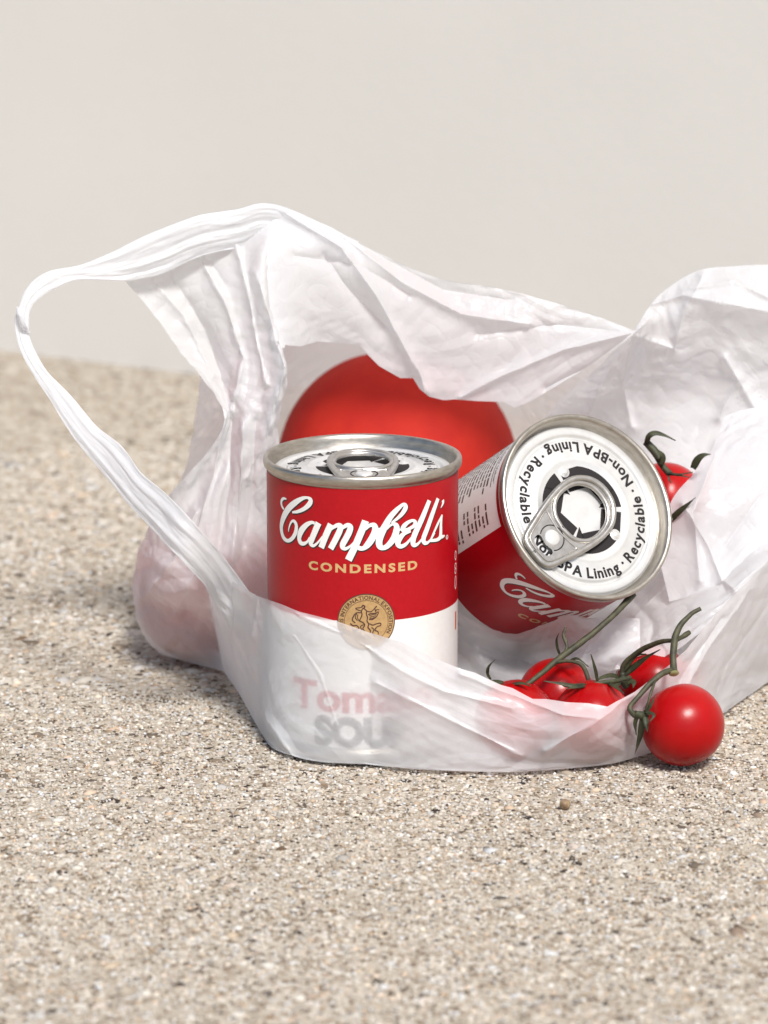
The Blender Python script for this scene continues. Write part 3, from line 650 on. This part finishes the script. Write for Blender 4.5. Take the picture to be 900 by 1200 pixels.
bag = empty('plastic_bag', (0, 0, 0), 'crumpled white translucent plastic carrier bag lying open on the concrete with one handle looped up', 'plastic bag')

CANS = [(np.array([-.0074, 0, .0012]), np.array([0, 0, 1.])), (np.array(baseB), nB)]
def push_out(x, gap=.00035):
    """keep film points outside cans, tomatoes and ground"""
    sh = x.shape; p = x.reshape(-1, 3)
    for c, r in SPHERES:
        d = p - c; l = np.linalg.norm(d, axis=1); m = l < r+gap
        if m.any(): p[m] = c + d[m]/l[m][:, None]*(r+gap)
    for b0, ax in CANS:
        d = p - b0; h = d@ax; q = d - h[:, None]*ax; l = np.linalg.norm(q, axis=1)
        R = .0344+gap; m = (l < R) & (h > -gap) & (h < CAN_H+gap)
        if m.any():
            side = R - l[m]; topd = CAN_H+gap-h[m]; usetop = topd < side
            qm = q[m]/np.maximum(l[m], 1e-6)[:, None]
            pm = p[m]; pm = np.where(usetop[:, None], pm + ax*topd[:, None], pm + qm*side[:, None]); p[m] = pm
    p[:, 2] = np.maximum(p[:, 2], .0007)
    return p.reshape(sh)
def seg_dist(px, py, line):
    best = np.full(px.shape, 1e9)
    for (ax, ay), (bx, by) in zip(line[:-1], line[1:]):
        dx, dy = bx-ax, by-ay; u = np.clip(((px-ax)*dx+(py-ay)*dy)/(dx*dx+dy*dy), 0, 1)
        best = np.minimum(best, np.hypot(px-ax-u*dx, py-ay-u*dy))
    return best
def to_px(x):
    d = x - _C; z = d[..., 1]*_cp - d[..., 2]*_sp; up = d[..., 1]*_sp + d[..., 2]*_cp
    return 450 + CAM_F*d[..., 0]/z, 600 - CAM_F*up/z
def normals(x):
    n = np.cross(np.gradient(x, axis=1), np.gradient(x, axis=0)); return n/(np.linalg.norm(n, axis=2)[..., None]+1e-12)
def ctrl(rows):
    return np.array([[np.array(q[1:]) if q[0] == 'w' else P(*q) for q in r] for r in rows])
def relax(T, slack, seed, iters, hold, amp, fscale, pin, bend=.25, collide=True):
    """the film has a little more area than the shape it is hung on, so it buckles into creases"""
    h, w_ = T.shape[:2]; N = normals(T)
    off = Vector((seed*7.3, seed*1.7, 0))
    F = np.zeros((h, w_))
    for i in range(h):
        for j in range(w_):
            p = Vector(T[i, j])
            a = 1-abs(noise.noise(p*fscale+off))*2; b_ = 1-abs(noise.noise(p*fscale*2.3+off*2))*2; c_ = noise.noise(p*fscale*.45+off*3)
            F[i, j] = .55*a + .3*b_ + .7*c_ - .4
    X = T + N*F[..., None]*amp
    L = {}
    for di, dj in ((0, 1), (1, 0), (1, 1), (1, -1), (0, 2), (2, 0), (0, 4), (4, 0)):
        A_, B_ = pair(T, di, dj); L[(di, dj)] = np.linalg.norm(A_-B_, axis=2)*(1+slack)
    lockm = np.ones((h, w_, 1))
    if 't' in pin: lockm[0] = 0
    if 'b' in pin: lockm[-1] = 0
    if 'l' in pin: lockm[:, 0] = 0
    if 'r' in pin: lockm[:, -1] = 0
    X = T + (X-T)*lockm
    T2 = T + (X-T)*.35
    for it in range(iters):
        acc = np.zeros_like(X)
        for (di, dj), l0 in L.items():
            A_, B_ = pair(X, di, dj); d = B_-A_; l = np.linalg.norm(d, axis=2)+1e-9
            k = .5*(1 - l0/l)
            if max(abs(di), abs(dj)) >= 2: k = k*bend
            c_ = d*k[..., None]
            pa, pb = pair(acc, di, dj); pa += c_; pb -= c_
        X += acc*.22*lockm
        X += (T2-X)*hold*lockm
        if collide and it % 3 == 0: X = push_out(X)
    return push_out(X) if collide else X
def crumple(X, seed, k_, pin):
    """fine straight creases and flat facets, as in film that has been balled up once"""
    h, w_ = X.shape[:2]
    X = catmull(X, 2*(h-1)); X = np.swapaxes(catmull(np.swapaxes(X, 0, 1), 2*(w_-1)), 0, 1)
    N = normals(X); h, w_ = X.shape[:2]
    ds = np.linalg.norm(np.diff(X, axis=1), axis=2).mean(0); dt = np.linalg.norm(np.diff(X, axis=0), axis=2).mean(1)
    s_, t_ = np.meshgrid(np.concatenate([[0], np.cumsum(ds)]), np.concatenate([[0], np.cumsum(dt)]))
    g = np.random.default_rng(seed+40); D = np.zeros((h, w_))
    def soft(f):                                                       # slow wandering field
        q = np.zeros((h, w_))
        for _ in range(5):
            a = g.uniform(0, 2*np.pi); q += np.sin((s_*np.cos(a)+t_*np.sin(a))*f*g.uniform(.6, 1.5)+g.uniform(0, 6.3))
        return q/2.2
    for lam in (.030, .022, .017, .013, .010, .0075, .006, .0048):
        for _ in range(2):
            a = g.uniform(0, np.pi); ph = (s_*np.cos(a)+t_*np.sin(a))/lam + .8*soft(60) + .5*soft(130) + g.uniform(0, 1)
            tri = np.abs((ph % 1)*2-1); mask = np.clip(soft(55)+.1, 0, 1)
            D += lam*.024*k_*(tri-.5)*mask
    e = np.ones((h, w_)); r = np.linspace(0, 1, 9)[1:] ; 
    for q, c in enumerate(r[:-1]):
        if 't' in pin: e[q] *= q/8
        if 'b' in pin: e[-1-q] *= q/8
        if 'l' in pin: e[:, q] *= q/8
        if 'r' in pin: e[:, -1-q] *= q/8
    return X + N*(D*e)[..., None]
def pair(x, di, dj):
    h, w_ = x.shape[:2]
    if dj >= 0: return x[:h-di, :w_-dj], x[di:, dj:]
    return x[:h-di, -dj:], x[di:, :w_+dj]
def film_mesh(name, X, closed=False, ply=0):
    h, w_ = X.shape[:2]; idx = np.arange(h*w_).reshape(h, w_)
    if closed:
        idx = np.hstack([idx, idx[:, :1]])
    f = np.stack([idx[:-1, :-1], idx[1:, :-1], idx[1:, 1:], idx[:-1, 1:]], -1).reshape(-1, 4)
    o = mesh(name, X.reshape(-1, 3), f, film, bag)
    a = o.data.attributes.new('ply', 'FLOAT', 'POINT'); a.data.foreach_set('value', np.broadcast_to(np.asarray(ply, np.float32), (h, w_)).astype(np.float32).ravel())
    return o
def panel(name, rows, nu, nv, slack=.03, amp=.0012, fscale=70, seed=1, iters=120, hold=.02, pin='tblr', creases=(), collide=True, crum=1.0, ply=0, rag=None):
    c = ctrl(rows)
    a = catmull(c, nv)                                             # down the rows
    T = np.swapaxes(catmull(np.swapaxes(a, 0, 1), nu), 0, 1)       # across the columns
    if creases:
        px, py = to_px(T); v = _C - T; v /= np.linalg.norm(v, axis=2)[..., None]
        for line, hgt, wd in creases:
            d = seg_dist(px, py, line); T = T + v*(hgt*np.exp(-(d/wd)**1.15))[..., None]
    X = relax(T, slack, seed, iters, hold, amp, fscale, pin, collide=collide)
    X = crumple(X, seed, crum, pin)
    if rag is not None:                                             # trim the free edge to its own uneven line
        row, line, span = rag; px, py = to_px(X); n0 = len(X)
        want = np.interp(px[row], [q[0] for q in line], [q[1] for q in line]) - py[row]
        want = np.where((px[row] > line[0][0]) & (px[row] < line[-1][0]), want, 0)
        u = np.linspace(1, 0, n0) if row == 0 else np.linspace(0, 1, n0)
        g_ = np.clip((u-(1-span))/span, 0, 1)**1.5
        depth = (X[..., 1]+CAM_D)/CAM_F
        X = X + (g_[:, None]*want[None]*depth)[..., None]*np.array([0, -_sp, -_cp])
    if collide: X = push_out(X)
    return film_mesh(name, X, ply=ply(*to_px(X)) if callable(ply) else ply)

# front panel: from the lip over the upright can's foot and the cherry tomatoes down to the ground
fx = [232, 252, 300, 320, 350, 385, 430, 480, 540, 588, 624, 665, 712, 745, 797, 826, 870, 935, 1000]
ly = [640, 668, 698, 706, 716, 726, 740, 760, 783, 803, 819, 822, 828, 810, 768, 735, 687, 625, 565]
lY = [.048, .022, -.002, 0, 0, 0, 0, -.0400, -.0410, -.040, -.043, -.046, -.046, -.034, -.012, -.002, .012, .032, .06]
bx = [262, 280, 303, 320, 350, 385, 430, 480, 540, 588, 624, 665, 712, 748, 800, 838, 882, 945, 1010]
by = [786, 812, 853, 874, 888, 894, 897, 900, 903, 904, 903, 900, 895, 886, 868, 842, 811, 768, 725]
bulge = [0, .001, .001, 0, 0, 0, 0, .001, .002, .004, .005, .006, .006, .003, .0, .002, .004, .006, .006]
def can_front(px):                                  # where the film rests on the upright can's face
    x = (px-450)/3470.; q = .0341**2-(x+.0074)**2
    return -math.sqrt(q) if q > 0 else -.004
for k in range(3, 7): lY[k] = can_front(fx[k])
rows = []
bot = [G(x, y, .0012) for x, y in zip(bx, by)]
for k in range(3, 7): bot[k][1] = can_front(bx[k]) - .0006
for q, u in enumerate((0, .25, .5, .78, 1)):
    r = []
    for k in range(len(fx)):
        Y = lY[k]*(1-u) + bot[k][1]*u - bulge[k]*math.sin(math.pi*min(u*1.05, 1))
        r.append((fx[k]*(1-u)+bx[k]*u, ly[k]*(1-u)+by[k]*u, Y))
    rows.append(r)
FRONT_CR = [([(302, 700), (294, 760), (290, 810), (345, 890)], .0016, 5), ([(316, 712), (306, 760), (302, 800)], -.001, 6), ([(345, 718), (420, 752), (470, 786), (520, 810), (600, 830)], .0012, 5),
            ([(345, 745), (375, 790), (395, 850)], .0007, 4), ([(742, 815), (700, 845), (640, 880)], .0026, 7), ([(540, 790), (600, 815), (660, 838), (700, 842)], .0018, 5),
            ([(440, 800), (500, 830), (560, 860), (610, 885)], .0014, 5), ([(880, 690), (830, 760), (790, 830)], .0026, 6), ([(905, 700), (850, 780), (830, 840)], -.0022, 8), ([(845, 725), (800, 790), (770, 850)], -.002, 7), ([(258, 690), (275, 750), (296, 850)], .0014, 6)]
panel('front_panel', rows, 300, 84, .014, .0006, 75, 1, 130, .03, 'blr', FRONT_CR, crum=.8, ply=lambda x, y: np.maximum.reduce([np.clip((322-x)/25, 0, 1)*.75, np.clip((x-800)/80, 0, 1)*.7, .95*np.clip((x-418-.25*(y-800))/42, 0, 1)*np.clip((592+.3*(y-850)-x)/50, 0, 1)]), rag=(0, [(300, 698), (330, 708), (352, 717), (395, 728), (432, 741), (470, 752), (505, 770), (541, 784), (556, 788), (588, 803), (600, 806), (624, 819), (640, 819), (665, 823), (690, 824), (712, 828), (722, 822), (734, 816), (745, 810)], .15))

# sheet on the handle's side: from the edge of the arm hole to the fold, and down over the left tomato
def hug(px, py, y, c, r, g=.0012):
    """bring a point forward or back until it lies on the front of a tomato"""
    d = sight(px, py); d = d/np.linalg.norm(d); o = _C - c; b_ = o@d; q = b_*b_-(o@o-(r+g)**2)
    return (px, py, float((_C + d*(-b_-math.sqrt(q)))[1])) if q > 0 else (px, py, y)
tl = SPHERES[1]
rows = [[(148, 330, .075), (190, 318, .080), (235, 294, .082), (275, 270, .082), (322, 250, .082), (335, 262, .084)],
        [(178, 366, .074), (212, 362, .078), (250, 350, .074), (285, 335, .072), (309, 318, .066), (322, 330, .078)],
        [(213, 414, .070), (243, 414, .076), (270, 405, .070), (298, 395, .066), (322, 390, .060), (328, 395, .075)],
        [(236, 442, .064), (258, 448, .069), (280, 447, .062), (308, 442, .060), (334, 432, .053), (336, 434, .070)],
        [(263, 487, .057), (273, 488, .060), (287, 488, .055), (305, 488, .055), (321, 490, .053), (327, 492, .070)],
        [(243, 531, .057), (261, 535, .060), (279, 540, .053), (297, 546, .055), (311, 552, .057), (326, 558, .072)],
        [(204, 573, .058), (230, 580, .060), (256, 590, .053), (280, 598, .056), (303, 606, .060), (335, 612, .072)],
        [(172, 622, .072), (204, 637, .058), (238, 647, .050), (270, 655, .050), (299, 665, .058), (345, 670, .072)],
        [(157, 672, .090), (184, 688, .064), (222, 696, .054), (262, 706, .054), (300, 715, .06), (345, 720, .07)],
        [(157, 702, .094), hug(188, 714, .066, *tl, .002), hug(224, 718, .056, *tl, .003), (262, 722, .060), (300, 730, .06), (345, 735, .07)],
        [(166, 742, .097), hug(192, 750, .078, *tl), hug(226, 752, .065, *tl), hug(262, 754, .064, *tl), (300, 758, .062), (345, 760, .07)],
        [('w', *G(186, 766)), ('w', *G(214, 774)), ('w', *G(244, 782)), ('w', *G(275, 790)), ('w', *G(306, 796)), ('w', *G(345, 796))]]
SIDE_CR = [([(228, 292), (262, 350), (285, 420), (270, 480)], .003, 5), ([(276, 285), (290, 340), (300, 400), (312, 450)], .003, 5), ([(262, 330), (240, 300)], -.002, 5), ([(180, 330), (215, 370), (250, 440)], .0022, 6), ([(200, 322), (240, 385), (262, 450)], -.0025, 6),
           ([(300, 320), (322, 390), (334, 432), (316, 500), (290, 560)], .002, 6), ([(264, 490), (250, 560), (225, 640)], .0025, 5), ([(272, 492), (268, 570), (255, 650), (250, 700)], -.0025, 5), ([(285, 495), (282, 570), (272, 660)], .0028, 5), ([(300, 495), (296, 560), (286, 640)], -.002, 5),
           ([(168, 700), (200, 660), (230, 600)], .003, 5), ([(205, 720), (218, 690), (235, 660)], .003, 6)]
panel('side_panel', rows, 130, 240, .03, .0010, 80, 2, 130, .03, 'b', SIDE_CR, crum=1.3, ply=lambda x, y: np.clip((690-.25*(x-160)-y)/40, 0, 1))

# upper flap: hangs from the top fold over the big tomato, its free edge towards the viewer
rows = [[(322, 246, .082), (380, 263, .084), (430, 290, .082), (510, 325, .081), (580, 337, .081), (640, 352, .081), (700, 371, .080), (744, 388, .078)],
        [(312, 300, .070), (375, 300, .075), (432, 325, .076), (505, 355, .079), (580, 365, .078), (640, 375, .079), (698, 385, .078), (743, 389, .076)],
        [(318, 370, .062), (370, 355, .074), (435, 370, .077), (495, 395, .078), (582, 405, .079), (642, 405, .079), (696, 397, .077), (742, 391, .075)],
        [(330, 408, .056), (372, 402, .077), (428, 407, .080), (474, 444, .080), (536, 469, .080), (596, 471, .081), (662, 446, .079), (741, 393, .074)]]
FLAP_CR = [([(326, 244), (400, 290), (440, 345), (470, 400), (500, 455)], .0045, 6), ([(380, 300), (410, 340), (450, 380)], -.003, 8), ([(400, 275), (470, 330), (540, 368), (620, 380)], .003, 6), ([(430, 292), (520, 340), (600, 352)], -.002, 6), ([(345, 300), (420, 310), (480, 345)], -.002, 6), ([(742, 390), (660, 410), (590, 440), (540, 466)], .003, 5), ([(742, 390), (650, 380), (560, 392)], -.002, 6), ([(742, 390), (690, 430), (640, 452)], -.0025, 5)]
panel('upper_flap', rows, 260, 110, .03, .0012, 65, 3, 130, .03, 'tlr', FLAP_CR, ply=1, rag=(-1, [(334, 404), (352, 406), (372, 400), (398, 402), (421, 404), (432, 417), (444, 429), (458, 437), (469, 443), (484, 443), (492, 456), (503, 465), (520, 469), (534, 468), (560, 470), (590, 471), (603, 478), (622, 470), (662, 446)], .25))

# inner wall on the right, with the top fold above it
rows = [[(742, 390, .082), (765, 354, .10), (792, 331, .105), (822, 316, .105), (860, 312, .105), (905, 310, .105), (1010, 312, .105)],
        [(738, 395, .080), (768, 380, .095), (795, 368, .095), (825, 355, .092), (862, 350, .09), (905, 360, .09), (1010, 365, .09)],
        [(690, 440, .10), (745, 430, .105), (785, 420, .10), (822, 410, .098), (862, 405, .096), (905, 405, .095), (1010, 410, .09)],
        [(640, 490, .135), (715, 485, .12), (770, 475, .11), (820, 470, .105), (862, 470, .10), (905, 470, .098), (1010, 480, .09)],
        [(612, 565, .150), (700, 570, .125), (762, 562, .10), (815, 556, .092), (862, 552, .086), (905, 545, .08), (1010, 550, .075)],
        [(600, 680, .14), (690, 670, .11), (752, 660, .085), (802, 642, .066), (852, 622, .058), (905, 600, .054), (1010, 590, .06)],
        [(585, 745, .10), (660, 738, .07), (732, 730, .042), (782, 712, .028), (842, 690, .020), (905, 650, .026), (1010, 610, .05)],
        [(575, 800, .035), (650, 795, .022), (722, 785, .012), (768, 775, .006), (830, 734, .006), (890, 672, .022), (1010, 580, .06)]]
WALL_CR = [([(742, 390), (705, 450), (690, 485)], -.004, 5), ([(742, 392), (790, 410), (800, 370), (825, 320)], .003, 6), ([(765, 356), (800, 346), (905, 366)], .004, 6), ([(800, 340), (860, 330), (905, 350)], .003, 6), ([(742, 395), (730, 450), (740, 500)], .003, 7), ([(850, 420), (865, 445), (905, 510)], .003, 5), ([(865, 445), (842, 490)], .003, 5), ([(720, 790), (745, 720), (775, 690), (800, 650)], .004, 7), ([(740, 700), (765, 730), (760, 770)], -.004, 7), ([(775, 680), (820, 660), (860, 690)], .003, 6), ([(600, 790), (680, 745), (740, 720)], .003, 7), ([(790, 640), (830, 660), (850, 690)], -.003, 6)]
panel('inner_wall', rows, 250, 210, .032, .0013, 65, 4, 130, .03, 'tr', WALL_CR, ply=1)

# fold of film standing in front of the small tomato at the right
rows = [[(850, 488, .088), (872, 480, .090), (905, 476, .090), (1010, 470, .088)],
        [(830, 533, .060), (862, 530, .060), (905, 527, .060), (1010, 520, .064)],
        [(788, 586, .044), (846, 586, .042), (905, 582, .044), (1010, 575, .052)],
        [(772, 640, .040), (832, 636, .036), (905, 620, .038), (1010, 610, .05)],
        [(785, 705, .028), (832, 690, .024), (885, 655, .030), (1010, 600, .05)]]
panel('inner_fold', rows, 130, 130, .03, .0010, 70, 5, 110, .03, 'tr', [([(838, 533), (812, 600), (820, 680)], .003, 7), ([(800, 590), (830, 640), (850, 690)], .003, 6), ([(905, 560), (850, 640)], -.002, 9)], ply=1)

# loose film drawn up over the lower half of the leaning can
def hug_can(px, py, y, g=.0016):
    d = sight(px, py); d = d/np.linalg.norm(d); o = _C - np.array(baseB); d2 = d-(d@nB)*nB; o2 = o-(o@nB)*nB
    a_, b_, c_ = d2@d2, d2@o2, o2@o2-(.0344+g)**2; q = b_*b_-a_*c_
    return (px, py, float((_C + d*((-b_-math.sqrt(q))/a_))[1])) if q > 0 else (px, py, y)
rows = [[hug_can(500, 690, .05), hug_can(545, 720, .04), hug_can(575, 737, .03), hug_can(605, 743, .02), hug_can(640, 731, .02), hug_can(668, 722, .02), (708, 724, .018), (750, 725, .02)],
        [hug_can(500, 720, .05), hug_can(545, 748, .04), hug_can(575, 766, .03), hug_can(610, 774, .02), hug_can(645, 770, .02), (680, 760, .018), (715, 755, .014), (750, 748, .014)],
        [(500, 770, .04), (545, 780, .03), (575, 788, .022), (610, 792, .016), (645, 790, .014), (680, 785, .012), (715, 778, .010), (750, 770, .010)],
        [('w', *G(500, 840)), ('w', *G(545, 840)), ('w', *G(575, 840)), ('w', *G(610, 840)), ('w', *G(645, 840)), ('w', *G(680, 835)), ('w', *G(715, 830)), ('w', *G(750, 825))]]
panel('inner_tuck', rows, 130, 70, .03, .0009, 75, 8, 90, .03, 'lrb', ply=.7, creases= [([(560, 760), (620, 780), (700, 760)], .002, 5), ([(700, 735), (680, 775), (640, 800)], .002, 5)])

# rear of the bag, closing it behind everything
rows = [[(236, 436, .118), (300, 330, .14), (345, 270, .13), (430, 302, .13), (510, 334, .13), (640, 362, .13), (745, 392, .125), (825, 322, .125), (905, 317, .125), (1010, 318, .12)],
        [(229, 490, .15), (290, 430, .20), (350, 380, .23), (430, 370, .24), (510, 380, .25), (640, 420, .23), (745, 440, .20), (825, 410, .19), (905, 410, .18), (1010, 420, .14)],
        [(213, 562, .16), (270, 520, .24), (350, 470, .27), (430, 450, .285), (510, 450, .285), (640, 500, .26), (745, 520, .23), (825, 510, .21), (905, 510, .19), (1010, 520, .14)],
        [(180, 620, .145), (262, 600, .24), (350, 570, .27), (430, 560, .285), (510, 560, .28), (640, 590, .25), (745, 600, .22), (825, 600, .20), (905, 600, .18), (1010, 600, .12)],
        [(158, 690, .12), ('w', -.07, .20, .03), ('w', -.04, .25, .03), ('w', -.01, .27, .03), ('w', .02, .27, .03), ('w', .06, .24, .03), ('w', .10, .21, .03), ('w', .13, .18, .03), ('w', .155, .14, .03), ('w', .175, .08, .03)],
        [('w', *G(184, 768)), ('w', -.07, .19, .001), ('w', -.04, .24, .001), ('w', -.01, .255, .001), ('w', .02, .255, .001), ('w', .06, .23, .001), ('w', .10, .20, .001), ('w', .13, .17, .001), ('w', .155, .13, .001), ('w', .172, .08, .001)]]
panel('rear_panel', rows, 220, 130, .03, .0015, 55, 6, 100, .03, 'b', [([(236, 440), (232, 510), (222, 560)], .002, 5), ([(228, 512), (250, 512)], .002, 4)])

# what the contents lie on
rows = [[('w', *(p[:2]), .0010) for p in bot], [('w', p[0]*.97+.002, p[1]+.04, .0009) for p in bot], [('w', p[0]*.9, p[1]*.6+.12, .0009) for p in bot], [('w', p[0]*.75, p[1]*.2+.20, .0010) for p in bot]]
panel('bag_underside', rows, 120, 60, .01, .0003, 60, 7, 20, .1, 'tblr', collide=False)

# handle: the gathered strip that loops from the top fold round to the lip
st = [((420, 283), (420, 310), .088), ((325, 240), (318, 280), .080), ((275, 246), (280, 290), .077), ((228, 254), (236, 300), .074), ((175, 274), (192, 320), .071), ((128, 297), (150, 329), .068), ((92, 311), (112, 328), .064), ((60, 317), (84, 330), .061), ((40, 328), (58, 342), .058),
      ((28, 343), (42, 353), .055), ((22, 360), (35, 366), .053), ((17, 374), (34, 384), .051), ((18, 390), (35, 396), .049), ((25, 414), (43, 415), .046), ((40, 441), (57, 437), .042), ((60, 471), (82, 462), .036), ((86, 513), (112, 498), .028), ((119, 553), (143, 523), .020), ((150, 590), (165, 553), .012), ((185, 628), (196, 580), .004), ((214, 658), (226, 611), -.002), ((236, 682), (256, 645), .004), ((248, 700), (284, 682), .014), ((258, 718), (305, 710), .018), ((268, 735), (318, 726), .022)]
L_ = np.array([P(*a, y) for a, b_, y in st]); R2_ = np.array([P(*b_, y) for a, b_, y in st]); n_ = 300; m_ = 128
Lc, Rc = catmull(L_, n_), catmull(R2_, n_)
X = np.zeros((n_+1, m_, 3)); rs = np.random.default_rng(5)
for i in range(n_+1):
    wv = Rc[i]-Lc[i]; wd = np.linalg.norm(wv); t = (Lc[min(i+1, n_)]+Rc[min(i+1, n_)]-Lc[max(i-1, 0)]-Rc[max(i-1, 0)]); t /= np.linalg.norm(t); nn = np.cross(t, wv/wd); nn /= np.linalg.norm(nn)
    if nn[1] > 0: nn = -nn
    s = i/n_
    for j in range(m_):
        a = 2*math.pi*j/m_; u = .5-.5*math.cos(a); front = math.sin(a)
        ph = noise.noise(Vector((s*3, 0, 1)))*1.6
        pl = (1-2*abs(((u*2.3+ph*.5+s*1.3) % 1)*2-1))*.36 + (1-2*abs(((u*4.1-ph*.6-s*2) % 1)*2-1))*.18 + noise.noise(Vector((u*5, s*34, 3.1)))*.4 + (1-2*abs(((u*8.3+ph+s*3) % 1)*2-1))*.22*max(0, noise.noise(Vector((u*2.2, s*9, 21)))+.15) + noise.noise(Vector((u*14, s*90, 7)))*.22
        X[i, j] = Lc[i] + wv*(u + .02*noise.noise(Vector((u*3, s*30, 9)))) + nn*(front*min(.0010, wd*.10) + pl*min(.0011, wd*.075)*(1 if front > 0 else .6))
film_mesh('handle', X, True, 1)
# the pinched turn at the outer end of the handle
kn = [(20, 362, .050), (24, 370, .047), (28, 380, .047), (33, 389, .049)]
kp = catmull([P(*q) for q in kn], 16); v, f = tube(kp, .0004 + .0006*np.sin(np.linspace(.5, 2.8, 17)), 10)
v = [p + .0006*np.array(noise.noise_vector(Vector(p)*300)) for p in v]
film_mesh('handle_pinch', np.array(v).reshape(17, 10, 3), True, 1)
